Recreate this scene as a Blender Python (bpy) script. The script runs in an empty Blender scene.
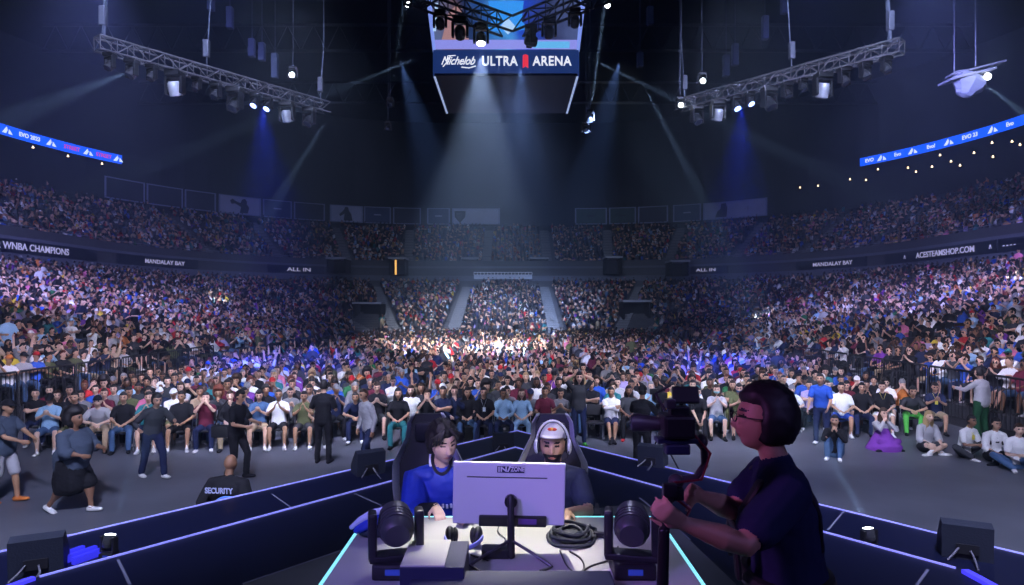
import bpy, bmesh, math, random
import numpy as np
from mathutils import Vector, Matrix, noise
from mathutils.bvhtree import BVHTree
R = math.radians
V = Vector
random.seed(7)
SC = bpy.context.scene
COL = SC.collection

# ------------------------------------------------------------------ camera
F = 640.0            # focal length in pixels of the 1024 px wide frame
CAM_Z = 3.4
HOR = 305.0          # horizon row
cam_d = bpy.data.cameras.new('camera')
cam = bpy.data.objects.new('camera', cam_d); COL.objects.link(cam)
cam_d.sensor_width = 36.0
cam_d.lens = 36.0 * F / 1024.0
cam_d.shift_y = (HOR - 292.5) / 1024.0
cam_d.clip_start = 0.05; cam_d.clip_end = 400
cam.location = (0, 0, CAM_Z); cam.rotation_euler = (R(90), 0, 0)
SC.camera = cam

def P(px, py, d):                 # point seen at that pixel at depth d
    return V(((px - 512) / F * d, d, CAM_Z + (HOR - py) / F * d))
def G(px, py, z):                 # point seen at that pixel on the level z
    d = (CAM_Z - z) * F / (py - HOR)
    return V(((px - 512) / F * d, d, z))

# ------------------------------------------------------------------ world, exposure
SC.view_settings.view_transform = 'Standard'
SC.view_settings.look = 'None'
SC.view_settings.gamma = 1.0
SC.view_settings.use_curve_mapping = False
SC.view_settings.exposure = 0.1
w = bpy.data.worlds.new('world'); SC.world = w; w.use_nodes = True
w.node_tree.nodes['Background'].inputs[0].default_value = (0.0015, 0.003, 0.016, 1)
w.node_tree.nodes['Background'].inputs[1].default_value = 1.0
SC.cycles.use_denoising = True
SC.cycles.max_bounces = 4
SC.cycles.diffuse_bounces = 2
SC.cycles.glossy_bounces = 2
SC.cycles.transmission_bounces = 2
SC.cycles.volume_bounces = 0
SC.cycles.use_light_tree = True
SC.cycles.sample_clamp_indirect = 3.0
SC.cycles.sample_clamp_direct = 0.0

# ------------------------------------------------------------------ lights
def aim(o, target):
    o.rotation_euler = (V(target) - V(o.location)).to_track_quat('-Z', 'Y').to_euler()
def spot(loc, target, power, color, deg, blend=0.3, size=0.1):
    l = bpy.data.lights.new('stage_or_fill_spot', 'SPOT'); l.energy = power; l.color = color
    l.spot_size = R(deg); l.spot_blend = blend; l.shadow_soft_size = size
    o = bpy.data.objects.new('stage_or_fill_spot', l); COL.objects.link(o); o.location = loc; aim(o, target)
    return o
def area(loc, target, power, color, sx, sy):
    l = bpy.data.lights.new('wash_light', 'AREA'); l.energy = power; l.color = color
    l.shape = 'RECTANGLE'; l.size = sx; l.size_y = sy
    o = bpy.data.objects.new('wash_light', l); COL.objects.link(o); o.location = loc; aim(o, target)
    return o
CW = (0.68, 0.71, 1.0); VI = (0.30, 0.28, 1.0); LV = (0.38, 0.38, 1.0)
# washes over the floor seats and the stands, high side ones out of frame
spot((-4, 11, 9.4), (-6, 21, 0.5), 6800, CW, 78, 0.8, 0.5)
spot((4, 11, 9.4), (6, 21, 0.5), 6800, CW, 78, 0.8, 0.5)
spot((0, 16, 9.4), (0, 40, 0), 11000, (0.44, 0.48, 1.0), 50, 0.8, 0.6)
spot((0, 22, 11), (0, 72, 3), 17000, (0.50, 0.66, 1.0), 50, 0.9, 0.6)
spot((-13, 20, 14.5), (-31, 44, 4), 40000, LV, 66, 0.9, 0.5)
spot((13, 20, 14.5), (31, 44, 4), 40000, LV, 66, 0.9, 0.5)
spot((-7, 13, 9), (-18, 22, 1.5), 4200, (0.72, 0.66, 1.0), 66, 0.9, 0.5)
spot((7, 13, 9), (18, 22, 1.5), 4200, (0.72, 0.66, 1.0), 66, 0.9, 0.5)
spot((-10, 22, 15.5), (-38, 64, 11), 8500, (0.30, 0.34, 1.0), 60, 0.9, 0.5)
spot((10, 22, 15.5), (38, 64, 11), 8500, (0.30, 0.34, 1.0), 60, 0.9, 0.5)
spot((0, 30, 12), (0, 92, 13), 9000, (0.45, 0.58, 1.0), 60, 0.9, 0.5)
spot((-6, 6, 13), (-8.5, 19, 10), 14000, (0.5, 0.58, 1.0), 40, 0.8, 0.3)  # pair of keys added without fixtures, to brighten the trusses themselves
spot((6, 6, 13), (8.5, 19, 10), 14000, (0.5, 0.58, 1.0), 40, 0.8, 0.3)
# washes added to brighten the open floor before the front row
spot((-3, 2, 9.5), (-9, 11.5, 0), 8500, (0.62, 0.66, 1.0), 84, 0.8, 0.5)
spot((3, 2, 9.5), (9, 11.5, 0), 8500, (0.62, 0.66, 1.0), 84, 0.8, 0.5)
# desk key, violet wash on the monitor, then spots added for players and cameraman
spot((-0.1, 6.6, 8.5), (-0.08, 3.55, 2.0), 4200, (1.0, 0.95, 0.84), 11, 0.5, 0.12)
spot((0.5, 7.5, 7.5), (-0.1, 4.5, 2.4), 450, (0.6, 0.62, 1.0), 34, 0.5, 0.12)
spot((-0.9, 0.3, 5.2), (-0.46, 4.42, 2.48), 420, (1.0, 0.9, 0.88), 6.5, 0.5, 0.05)  # narrow spots added to lift only the two players' faces
spot((0.9, 0.3, 5.2), (0.28, 4.42, 2.48), 420, (1.0, 0.9, 0.88), 6.5, 0.5, 0.05)
spot((-2.5, -0.5, 5.0), (0.0, 3.6, 2.3), 800, (0.30, 0.22, 1.0), 30, 0.6, 0.2)
spot((-3.4, 1.4, 4.6), (1.1, 2.6, 2.5), 300, (0.72, 0.24, 1.0), 36, 0.6, 0.2)
spot((-1.0, -1.5, 6.5), (0, 5.0, 2.3), 420, (0.55, 0.56, 1.0), 26, 0.5, 0.15)  # added frontal fill for the players' bodies and chairs
spot((3.6, -1.2, 5.0), (1.15, 2.6, 2.4), 150, (0.35, 0.3, 1.0), 34, 0.6, 0.2)  # added fill on the cameraman's near side, no fixture there
HAZE = 0.0030
# single fixtures whose beams show in the haze
def beam(a, b_, power, color, deg, blend=0.5): return spot(a, b_, power, color, deg, blend, 0.03)
CB = (0.62, 0.78, 1.0)
beam(P(482, 52, 15.2), P(474, 330, 40), 112000, (0.72, 0.80, 1.0), 30, 0.6)
beam(P(293, 70, 22), P(330, -20, 26), 900000, CB, 3.5)
beam(P(700, 76, 22), P(664, -20, 26), 900000, CB, 3.5)
beam(P(680, 102, 21.4), P(560, 38, 26), 600000, CB, 3.0)
beam(P(645, 88, 22), P(775, 335, 50), 250000, CB, 3.8)
beam(P(325, 122, 21.8), P(222, 290, 50), 180000, CB, 3.8)
beam(P(591, 110, 30), P(606, -5, 28), 500000, CB, 3.0)
beam(P(391, 96, 30), P(405, -5, 28), 170000, CB, 3.0)
beam(P(425, 55, 28), P(190, 150, 30), 220000, CB, 4.0)
beam(P(583, 55, 28), P(800, 160, 30), 220000, CB, 4.0)
beam(P(128, 72, 17), P(-60, 145, 25), 100000, CB, 7.0)
beam(P(985, 84, 29), P(1090, 165, 30), 120000, CB, 9.0)
beam(P(262, 106, 20), P(275, 300, 24), 22000, (0.02, 0.06, 1.0), 45, 0.9)
beam(P(742, 106, 20), P(730, 300, 24), 22000, (0.02, 0.06, 1.0), 45, 0.9)
beam(P(520, 66, 32), P(530, 290, 60), 80000, (0.34, 0.50, 1.0), 24, 0.9)
beam(P(400, 60, 25), P(470, 290, 60), 66000, (0.34, 0.50, 1.0), 18, 0.9)
beam(P(620, 60, 25), P(560, 290, 60), 66000, (0.34, 0.50, 1.0), 18, 0.9)
beam(G(869, 550, 1.0) + V((-0.02, 0, 0.29)), P(808, 420, 8), 70000, CB, 6.0)
beam(G(109, 557, 1.0) + V((0.02, 0, 0.29)), P(162, 400, 8), 20000, CB, 7.0)


# ------------------------------------------------------------------ materials
MATS = {}
def mat(name, color=(0.5, 0.5, 0.5), rough=0.6, metal=0.0, emit=None, strength=1.0, noise_s=0.0, noise_scale=8.0, spec=None, bump=0.0):
    if name in MATS: return MATS[name]
    m = bpy.data.materials.new(name); m.use_nodes = True
    nt = m.node_tree; b = nt.nodes['Principled BSDF']
    b.inputs['Base Color'].default_value = (*color, 1)
    b.inputs['Roughness'].default_value = rough
    b.inputs['Metallic'].default_value = metal
    if spec is not None: b.inputs['Specular IOR Level'].default_value = spec
    if emit is not None:
        b.inputs['Emission Color'].default_value = (*emit, 1)
        b.inputs['Emission Strength'].default_value = strength
    if noise_s > 0 or bump > 0:
        tc = nt.nodes.new('ShaderNodeTexCoord'); n = nt.nodes.new('ShaderNodeTexNoise')
        n.inputs['Scale'].default_value = noise_scale; n.inputs['Detail'].default_value = 4
        nt.links.new(tc.outputs['Object'], n.inputs['Vector'])
        if noise_s > 0:
            mx = nt.nodes.new('ShaderNodeMix'); mx.data_type = 'RGBA'
            mx.inputs[6].default_value = (*[c * (1 - noise_s) for c in color], 1)
            mx.inputs[7].default_value = (*[min(1, c * (1 + noise_s)) for c in color], 1)
            nt.links.new(n.outputs['Fac'], mx.inputs[0]); nt.links.new(mx.outputs[2], b.inputs['Base Color'])
        if bump > 0:
            bp = nt.nodes.new('ShaderNodeBump'); bp.inputs['Strength'].default_value = bump; bp.inputs['Distance'].default_value = 0.02
            nt.links.new(n.outputs['Fac'], bp.inputs['Height']); nt.links.new(bp.outputs['Normal'], b.inputs['Normal'])
    MATS[name] = m
    return m

TMP = bpy.data.scenes.new('workbench')      # modifiers are applied in a scene of their own, removed again at the end
def baked(o):
    TMP.collection.objects.link(o); vl = TMP.view_layers[0]; vl.update(); dg = vl.depsgraph; dg.update()
    me = bpy.data.meshes.new_from_object(o.evaluated_get(dg)); TMP.collection.objects.unlink(o); return me
# ------------------------------------------------------------------ mesh buffer
class Buf:
    def __init__(s): s.v = []; s.f = []; s.t = []
    def add(s, vs, fs, tag=0):
        o = len(s.v); s.v += [V(p) for p in vs]
        for f in fs: s.f.append([i + o for i in f]); s.t.append(tag)
    def box(s, c, size, tag=0, rot=None, bev=0.0):
        c = V(c); hx, hy, hz = size[0] / 2, size[1] / 2, size[2] / 2
        if bev > 0:
            b = min(bev, hx * .9, hy * .9, hz * .9); vs = []; 
            bm = bmesh.new(); bmesh.ops.create_cube(bm, size=1)
            for v in bm.verts: v.co = V((v.co.x * size[0], v.co.y * size[1], v.co.z * size[2]))
            bmesh.ops.bevel(bm, geom=list(bm.edges), offset=b, segments=2, profile=0.6, affect='EDGES')
            vs = [v.co.copy() for v in bm.verts]; bm.verts.index_update()
            fs = [[v.index for v in f.verts] for f in bm.faces]; bm.free()
        else:
            vs = [V((x * hx, y * hy, z * hz)) for x in (-1, 1) for y in (-1, 1) for z in (-1, 1)]
            fs = [[0, 1, 3, 2], [4, 6, 7, 5], [0, 4, 5, 1], [2, 3, 7, 6], [0, 2, 6, 4], [1, 5, 7, 3]]
        if rot is not None: vs = [rot @ p for p in vs]
        s.add([p + c for p in vs], fs, tag)
    def prism(s, poly, z0, z1, tag=0):
        n = len(poly); vs = [V((x, y, z0)) for x, y in poly] + [V((x, y, z1)) for x, y in poly]
        s.add(vs, [list(range(n))[::-1], list(range(n, 2 * n))] + [[i, (i + 1) % n, n + (i + 1) % n, n + i] for i in range(n)], tag)
    def loft(s, pts, rad, side=(1, 0, 0), tag=0, seg=12, cap=True, sq=1.0):
        pts = [V(p) for p in pts]; n = len(pts)
        rad = [(r, r) if not hasattr(r, '__len__') else r for r in rad]
        P2, R2, T2 = [], [], []
        tang = []
        for i in range(n):
            a = pts[max(0, i - 1)]; b = pts[min(n - 1, i + 1)]
            t = (b - a); t = t.normalized() if t.length > 1e-9 else V((0, 0, 1)); tang.append(t)
        if cap:
            t0 = tang[0]; r0 = rad[0]; m = min(r0)
            for k in (0.0, 0.35, 0.7):
                c = math.sqrt(max(0, 1 - (1 - k) ** 2)) if k > 0 else 0.02
                P2.append(pts[0] - t0 * m * (1 - k)); R2.append((r0[0] * c, r0[1] * c)); T2.append(t0)
        P2 += pts; R2 += rad; T2 += tang
        if cap:
            t1 = tang[-1]; r1 = rad[-1]; m = min(r1)
            for k in (0.7, 0.35, 0.0):
                c = math.sqrt(max(0, 1 - (1 - k) ** 2)) if k > 0 else 0.02
                P2.append(pts[-1] + t1 * m * (1 - k)); R2.append((r1[0] * c, r1[1] * c)); T2.append(t1)
        side = V(side); vs = []
        for p, r, t in zip(P2, R2, T2):
            sd = side - t * side.dot(t)
            if sd.length < 1e-4: sd = t.orthogonal()
            sd.normalize(); nn = t.cross(sd)
            for k in range(seg):
                a = 2 * math.pi * k / seg; ca, sa = math.cos(a), math.sin(a)
                if sq != 1.0:
                    ca = math.copysign(abs(ca) ** sq, ca); sa = math.copysign(abs(sa) ** sq, sa)
                vs.append(p + sd * (r[0] * ca) + nn * (r[1] * sa))
            side = sd
        m = len(P2); fs = []
        for i in range(m - 1):
            for k in range(seg):
                k2 = (k + 1) % seg
                fs.append([i * seg + k, i * seg + k2, (i + 1) * seg + k2, (i + 1) * seg + k])
        fs.append(list(range(seg))[::-1]); fs.append([(m - 1) * seg + k for k in range(seg)])
        s.add(vs, fs, tag)
    def cyl(s, a, b, r, r2=None, tag=0, seg=12):
        s.loft([a, b], [r, r if r2 is None else r2], side=(1, 0.01, 0), tag=tag, seg=seg, cap=False)
    def tube(s, pts, r, tag=0, seg=6): s.loft(pts, [r] * len(pts), side=(0.3, 0.5, 0.8), tag=tag, seg=seg, cap=False)
    def ell(s, c, r, tag=0, seg=14, rings=9, rot=None, fn=None):
        c = V(c); vs = []; fs = []
        for i in range(rings + 1):
            th = math.pi * i / rings
            for k in range(seg):
                a = 2 * math.pi * k / seg
                d = V((math.sin(th) * math.cos(a), math.sin(th) * math.sin(a), math.cos(th)))
                p = V((d.x * r[0], d.y * r[1], d.z * r[2]))
                if fn: p = fn(d, p)
                if rot is not None: p = rot @ p
                vs.append(p + c)
        for i in range(rings):
            for k in range(seg):
                k2 = (k + 1) % seg
                fs.append([i * seg + k, (i + 1) * seg + k, (i + 1) * seg + k2, i * seg + k2])
        s.add(vs, fs, tag)
    def mesh(s, name, mats, smooth=True, weld=False):
        me = bpy.data.meshes.new(name); me.from_pydata([tuple(p) for p in s.v], [], s.f)
        for m in (mats if isinstance(mats, (list, tuple)) else [mats]): me.materials.append(m)
        if isinstance(mats, (list, tuple)) and len(mats) > 1: me.polygons.foreach_set('material_index', s.t)
        me.validate()
        if smooth:
            me.polygons.foreach_set('use_smooth', [True] * len(me.polygons))
            if hasattr(me, 'set_sharp_from_angle'): me.set_sharp_from_angle(angle=R(38))
        me.update(); return me
    def obj(s, name, mats, parent=None, smooth=True, loc=None, rot=None):
        o = bpy.data.objects.new(name, s.mesh(name, mats, smooth)); COL.objects.link(o)
        if parent is not None: o.parent = parent
        if loc is not None: o.location = loc
        if rot is not None: o.rotation_euler = rot
        return o

def tag(o, label, cat=None, group=None, kind=None):
    if label: o['label'] = label
    if cat: o['category'] = cat
    if group: o['group'] = group
    if kind: o['kind'] = kind
    return o
def empty(name, loc=(0, 0, 0), rz=0.0):
    o = bpy.data.objects.new(name, None); COL.objects.link(o); o.location = loc; o.rotation_euler = (0, 0, rz)
    o.empty_display_size = 0.1
    return o
def copy_tree(o, parent=None):
    c = o.copy(); COL.objects.link(c)
    if parent is not None: c.parent = parent
    for ch in list(o.children): copy_tree(ch, c)
    return c
def text_obj(name, body, size, m, parent=None, loc=(0, 0, 0), rot=(0, 0, 0), ext=0.004, shear=0.0, sx=1.0, bold=0.0, space=1.0):
    cu = bpy.data.curves.new(name, 'FONT'); cu.body = body; cu.size = size; cu.extrude = ext; cu.shear = shear
    cu.align_x = 'CENTER'; cu.align_y = 'CENTER'; cu.offset = bold; cu.space_character = space; cu.resolution_u = 4
    t = bpy.data.objects.new('tmp', cu); me = baked(t); bpy.data.objects.remove(t); bpy.data.curves.remove(cu)
    me.materials.clear(); me.materials.append(m)
    o = bpy.data.objects.new(name, me); COL.objects.link(o)
    if parent is not None: o.parent = parent
    o.location = loc; o.rotation_euler = rot; o.scale = (sx, 1, 1)
    return o

# ------------------------------------------------------------------ people
SKIN, TOP, BOT, SHOE, HAIR, DARK, LIP, WHITE = range(8)
SKINC = [(0.62, 0.38, 0.27), (0.50, 0.29, 0.19), (0.40, 0.22, 0.13), (0.24, 0.12, 0.07), (0.13, 0.065, 0.04), (0.66, 0.43, 0.32)]
def skin_mat(i): return mat('skin_tone_%s' % 'abcdef'[i], SKINC[i], 0.5, noise_s=0.06, noise_scale=12)

def ik(a, target, l1, l2, pole):
    a, t = V(a), V(target); d = t - a; L = d.length
    if L > (l1 + l2) * 0.998: d = d * ((l1 + l2) * 0.998 / L); L = d.length; t = a + d
    L = max(L, abs(l1 - l2) + 0.02)
    u = d.normalized(); x = (l1 * l1 - l2 * l2 + L * L) / (2 * L); h = math.sqrt(max(0.0, l1 * l1 - x * x))
    p = V(pole) - u * V(pole).dot(u); p = p.normalized() if p.length > 1e-5 else u.orthogonal()
    return a + u * x + p * h, t

def hand(b, wrist, d, palm, curl=0.5, sc=1.0, left=True, spread=0.1, tagv=SKIN):
    # d: direction to the fingers, palm: direction the palm faces
    d = V(d).normalized(); palm = V(palm); palm = (palm - d * palm.dot(d)).normalized()
    side = d.cross(palm) * (1 if left else -1)          # points to the thumb
    w = V(wrist)
    b.loft([w - d * 0.015 * sc, w + d * 0.03 * sc, w + d * 0.088 * sc], [(0.026 * sc, 0.019 * sc), (0.036 * sc, 0.017 * sc), (0.041 * sc, 0.013 * sc)], side=side, tag=tagv, seg=10, sq=0.8)
    for i, (o, l) in enumerate(((0.031, 0.072), (0.0105, 0.082), (-0.0105, 0.076), (-0.031, 0.060))):
        p = w + d * 0.085 * sc + side * o * sc; pts = [p - d * 0.012 * sc, p]; dd = (d + side * (o * spread * 14)).normalized()
        for k, fr in enumerate((0.45, 0.30, 0.25)):
            a = curl * (0.75 if k == 0 else 1.0) * (1 + 0.08 * i)
            ax = dd.cross(palm).normalized()
            dd = Matrix.Rotation(a, 3, ax) @ dd
            p = p + dd * l * fr * sc; pts.append(p)
        b.loft(pts, [0.0092 * sc, 0.0094 * sc, 0.0088 * sc, 0.0082 * sc, 0.0066 * sc], side=side, tag=tagv, seg=8)
    p = w + d * 0.022 * sc + side * 0.026 * sc
    d1 = (d * 0.62 + side * 0.7 + palm * 0.32 * (0.4 + curl)).normalized(); d2 = (d * 0.9 + side * 0.18 + palm * 0.5 * (0.2 + curl)).normalized()
    q = p + d1 * 0.040 * sc
    b.loft([p - d1 * 0.01, p, q, q + d2 * 0.03 * sc, q + d2 * 0.052 * sc], [0.012 * sc, 0.0135 * sc, 0.0115 * sc, 0.0098 * sc, 0.0075 * sc], side=palm, tag=tagv, seg=8)

def head_shape(b, M, chin=1.0, fat=1.0, tagv=SKIN, beard=False):
    # canonical head: centre at the origin, looks to -Y, half height about .115
    def fn(d, p):
        x, y, z = p
        t = max(0.0, -d.z)
        x *= (1 - 0.26 * t ** 1.3 * (2 - fat)); 
        if y < 0: y = y * (1 - 0.07 * max(0, d.z)) - 0.012 * t
        else: y *= (1 - 0.18 * t) 
        if d.z < -0.3 and d.y > 0: z *= 0.84
        # eye sockets, brow, cheeks, lips
        if d.y < 0:
            for sx in (-1, 1):
                e = math.exp(-(((p.x - sx * 0.031) / 0.017) ** 2 + ((p.z - 0.012) / 0.014) ** 2)); y += 0.0085 * e
                e = math.exp(-(((p.x - sx * 0.030) / 0.022) ** 2 + ((p.z - 0.036) / 0.010) ** 2)); y -= 0.0045 * e
                e = math.exp(-(((p.x - sx * 0.040) / 0.020) ** 2 + ((p.z + 0.030) / 0.022) ** 2)); y -= 0.004 * e * fat
            e = math.exp(-((p.x / 0.022) ** 2 + ((p.z + 0.060) / 0.009) ** 2)); y -= 0.006 * e
            e = math.exp(-((p.x / 0.026) ** 2 + ((p.z + 0.077) / 0.006) ** 2)); y += 0.004 * e
            e = math.exp(-((p.x / 0.025) ** 2 + ((p.z + 0.098) / 0.014) ** 2)); y -= 0.009 * e * chin
        return V((x, y, z))
    v0 = len(b.v)
    b.ell((0, 0, 0), (0.077, 0.094, 0.116), tagv, seg=36, rings=30, fn=fn)
    b.loft([(0, -0.084, 0.022), (0, -0.099, -0.004), (0, -0.108, -0.028), (0, -0.096, -0.037)], [(0.007, 0.006), (0.010, 0.009), (0.016, 0.011), (0.014, 0.006)], tag=tagv, seg=8)
    for sx in (-1, 1):
        b.ell((sx * 0.079, 0.012, -0.002), (0.009, 0.019, 0.032), tagv, seg=8, rings=6, rot=Matrix.Rotation(sx * 0.35, 3, 'Z'))
    for i in range(v0, len(b.v)): b.v[i] = M @ b.v[i]

def body_mesh(name, p, vox=0.017, bake=True):
    """p: pose dict. Returns mesh with material indices SKIN..WHITE and the matrix of the head."""
    b = Buf(); g = p.get
    H = g('H', 1.0); bw = g('bw', 1.0); bd = g('bd', 1.0); belly = g('belly', 0.0)
    pel = V(g('pel', (0, 0, 0.95))); lean = g('lean', 0.0); lean2 = g('lean2', 0.12); tw = g('twist', 0.0); roll = g('roll', 0.0)
    hip_yaw = g('hipyaw', 0.0)
    def spd(a, r=roll): return V((math.sin(r), -math.sin(a) * math.cos(r), math.cos(a) * math.cos(r)))
    d1 = spd(lean); d2 = spd(lean + lean2, roll); d3 = spd(lean + lean2 * 1.6 + g('neckf', 0.1), roll * .7)
    waist = pel + d1 * 0.17; chest = waist + d2 * 0.19; sh = chest + d2 * 0.115; nb = sh + d2 * 0.055
    neck = nb + d3 * 0.058
    sx = Matrix.Rotation(tw, 3, 'Z') @ V((1, 0, 0)); hx = Matrix.Rotation(hip_yaw, 3, 'Z') @ V((1, 0, 0))
    wx = (sx + hx).normalized(); fw = Matrix.Rotation(tw, 3, 'Z') @ V((0, -1, 0))
    bel = fw * belly
    hem = g('hem', -0.05)
    slim = g('slim', 1.0)
    b.loft([pel + d1 * hem, pel + d1 * 0.04, waist + bel * .8, waist + d2 * 0.08 + bel * .7, chest + bel * .25, sh - d2 * .02, nb - d2 * .015],
           [(0.176 * bw, 0.118 * bd + belly * .6), (0.174 * bw, 0.122 * bd + belly), (0.158 * bw * slim, 0.112 * bd + belly), (0.163 * bw, 0.115 * bd + belly * .9), (0.180 * bw, 0.120 * bd + belly * .4), (0.158 * bw, 0.092 * bd), (0.078, 0.066)],
           side=wx, tag=TOP, seg=22, sq=0.92)
    # pelvis and neck
    b.loft([pel - V((0, 0, .06)) , pel + d1 * 0.06], [(0.165 * bw, 0.112 * bd + belly * .5), (0.165 * bw, 0.112 * bd + belly * .6)], side=hx, tag=BOT, seg=18)
    nr = 0.056 * g('neckr', 1.0)
    b.loft([nb - d2 * 0.05, nb + d3 * 0.02, neck + d3 * 0.03], [nr * 1.25, nr, nr * .95], side=sx, tag=SKIN, seg=14)
    yaw = g('yaw', 0.0); pitch = g('pitch', 0.0); hroll = g('hroll', 0.0)
    hs = g('hs', 1.05)
    M = Matrix.Translation(neck + d3 * 0.035 + V((0, 0, 0.078 * hs)) + (Matrix.Rotation(yaw, 3, 'Z') @ V((0, -0.022, 0)))) @ Matrix.Rotation(yaw, 4, 'Z') @ Matrix.Rotation(pitch, 4, 'X') @ Matrix.Rotation(hroll, 4, 'Y') @ Matrix.Scale(hs, 4)
    head_shape(b, M, g('chin', 1.0), g('fat', 1.0))
    # arms
    ar = g('armr', 1.0)
    for s, k in ((1, 'l'), (-1, 'r')):
        S = sh + sx * s * (0.165 * bw) - d2 * 0.028 + V(g('sh' + k, (0, 0, 0)))
        T = V(g('w' + k, (s * 0.25, -0.1, pel.z))); pole = V(g('p' + k, (s * 0.5, 0.6, -0.6)))
        E, Wr = ik(S, T, 0.285, 0.245, pole)
        inn = sh + sx * s * 0.08 * bw + d2 * 0.0
        fore = (Wr - E).normalized()
        sl = g('sleeve', 'short')
        b.loft([inn, S, S.lerp(E, .5), E, E.lerp(Wr, .35), Wr], [0.045, 0.047 * ar, 0.043 * ar, 0.038 * ar, 0.038 * ar, 0.026], side=fw, tag=SKIN, seg=12)
        if sl == 'short':
            b.loft([inn, S, S.lerp(E, .35), S.lerp(E, .68)], [(0.070 * ar, 0.068), 0.068 * ar, 0.064 * ar, 0.063 * ar], side=fw, tag=TOP, seg=12)
        elif sl == 'elbow':
            b.loft([inn, S, S.lerp(E, .5), E, E.lerp(Wr, .2)], [(0.070 * ar, 0.068), 0.072 * ar, 0.075 * ar, 0.073 * ar, 0.07 * ar], side=fw, tag=TOP, seg=12)
        elif sl == 'long':
            b.loft([inn, S, S.lerp(E, .5), E, E.lerp(Wr, .5), E.lerp(Wr, .93)], [(0.070 * ar, 0.068), 0.066 * ar, 0.060 * ar, 0.055 * ar, 0.048 * ar, 0.038], side=fw, tag=TOP, seg=12)
        if g('under'): b.loft([E.lerp(Wr, -.05), E.lerp(Wr, .5), E.lerp(Wr, .96)], [0.052 * ar, 0.046 * ar, 0.034], side=fw, tag=WHITE, seg=12)
        hd = V(g('hd' + k, fore)); pn = V(g('hp' + k, (-s * 0.8, 0.1, -0.5)))
        hand(b, Wr, hd, pn, g('curl' + k, g('curl', 0.45)), g('hsc', 1.0), left=(s > 0) == (not g('flip', False)))
    # legs
    lr = g('legr', 1.0)
    for s, k in ((1, 'l'), (-1, 'r')):
        Hp = pel + hx * s * 0.09 * bw - V((0, 0, 0.03))
        A = V(g('a' + k, (s * 0.12, 0, 0.085))); pole = V(g('k' + k, (s * 0.1, -1, 0.2)))
        K, A = ik(Hp, A, g('thigh', 0.43), g('shin', 0.41), pole)
        lg = g('legs', 'long')
        if lg == 'long':
            b.loft([Hp, Hp.lerp(K, .4), K, K.lerp(A, .4), K.lerp(A, .95)], [0.094 * lr, 0.086 * lr, 0.067 * lr, 0.062 * lr, 0.056 * lr], side=hx, tag=BOT, seg=14)
        else:
            b.loft([Hp, Hp.lerp(K, .4), Hp.lerp(K, g('hemk', .80))], [0.096 * lr, 0.092 * lr, 0.086 * lr], side=hx, tag=BOT, seg=14)
        if lg != 'long': b.loft([Hp.lerp(K, .3), K, K.lerp(A, .3), K.lerp(A, .7), A], [0.07 * lr, 0.054 * lr, 0.056 * lr, 0.040, 0.034], side=hx, tag=SKIN, seg=12)
        if lg == 'short': b.loft([K.lerp(A, .78), A], [0.043, 0.040], side=hx, tag=g('socks', SHOE), seg=10)
        fd = V(g('f' + k, (s * 0.15, -1, 0))); fd.normalize(); up = V(g('u' + k, (0, 0, 1))); sd = fd.cross(up).normalized()
        hl = A - up * 0.045
        b.loft([hl - fd * 0.045, hl + fd * 0.02, hl + fd * 0.10, hl + fd * 0.175], [(0.036, 0.040), (0.041, 0.040), (0.047, 0.032), (0.040, 0.022)], side=sd, tag=SHOE, seg=12, sq=0.9)
        b.loft([A, hl], [0.038, 0.040], side=hx, tag=SHOE, seg=10)
    if g('skirt'):
        for pts, rad in g('skirt'): b.loft(pts, rad, side=(1, 0, 0), tag=BOT, seg=20)
    if H != 1.0:
        for i in range(len(b.v)): b.v[i] = b.v[i] * H
        M = Matrix.Scale(H, 4) @ M
    if g('post'): g('post')(b)
    tags = b.t
    me0 = bpy.data.meshes.new('src'); me0.from_pydata([tuple(q) for q in b.v], [], b.f)
    tmp = bpy.data.objects.new('tmp', me0)
    md = tmp.modifiers.new('r', 'REMESH'); md.mode = 'VOXEL'; md.voxel_size = vox; md.use_smooth_shade = True
    ms = tmp.modifiers.new('s', 'SMOOTH'); ms.factor = 0.5; ms.iterations = g('smooth', 3)
    me = baked(tmp); me.name = name
    bvh = BVHTree.FromPolygons(b.v, b.f)
    bpy.data.objects.remove(tmp); bpy.data.meshes.remove(me0)
    # tags; garment hems drawn by nearest source surface
    Mi = M.inverted(); mi = []
    face_on = g('face', True)
    for f in me.polygons:
        c = f.center; r = bvh.find_nearest(c); t = tags[r[2]] if r[0] is not None else SKIN
        if t == SKIN and face_on:
            q = Mi @ c
            if q.length < 0.16 and q.y < -0.05:
                ew = 0.0165; 
                for s_ in (-1, 1):
                    if ((q.x - s_ * 0.031) / ew) ** 2 + ((q.z - 0.012) / (0.0062 if vox < .01 else 0.009)) ** 2 < 1: t = DARK
                    if ((q.x - s_ * 0.031) / 0.021) ** 2 + ((q.z - 0.034 - 0.06 * abs(q.x)+.002) / (0.0055 if vox < .01 else 0.006)) ** 2 < 1 and g('brow', True): t = HAIR
                if (q.x / 0.025) ** 2 + ((q.z + 0.061) / 0.0085) ** 2 < 1: t = LIP
                if g('beard') and q.z < -0.035 and not ((q.x / 0.025) ** 2 + ((q.z + 0.061) / 0.0075) ** 2 < 1) and q.z < -0.036 - 0.0 * abs(q.x): t = HAIR
            elif q.length < .16 and g('beard') and q.z < -.045 and q.y < 0.0: t = HAIR
        mi.append(t)
    me.materials.clear()
    me.polygons.foreach_set('material_index', mi)
    # wrinkles in cloth
    wr = g('wrinkle', 0.0)
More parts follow.
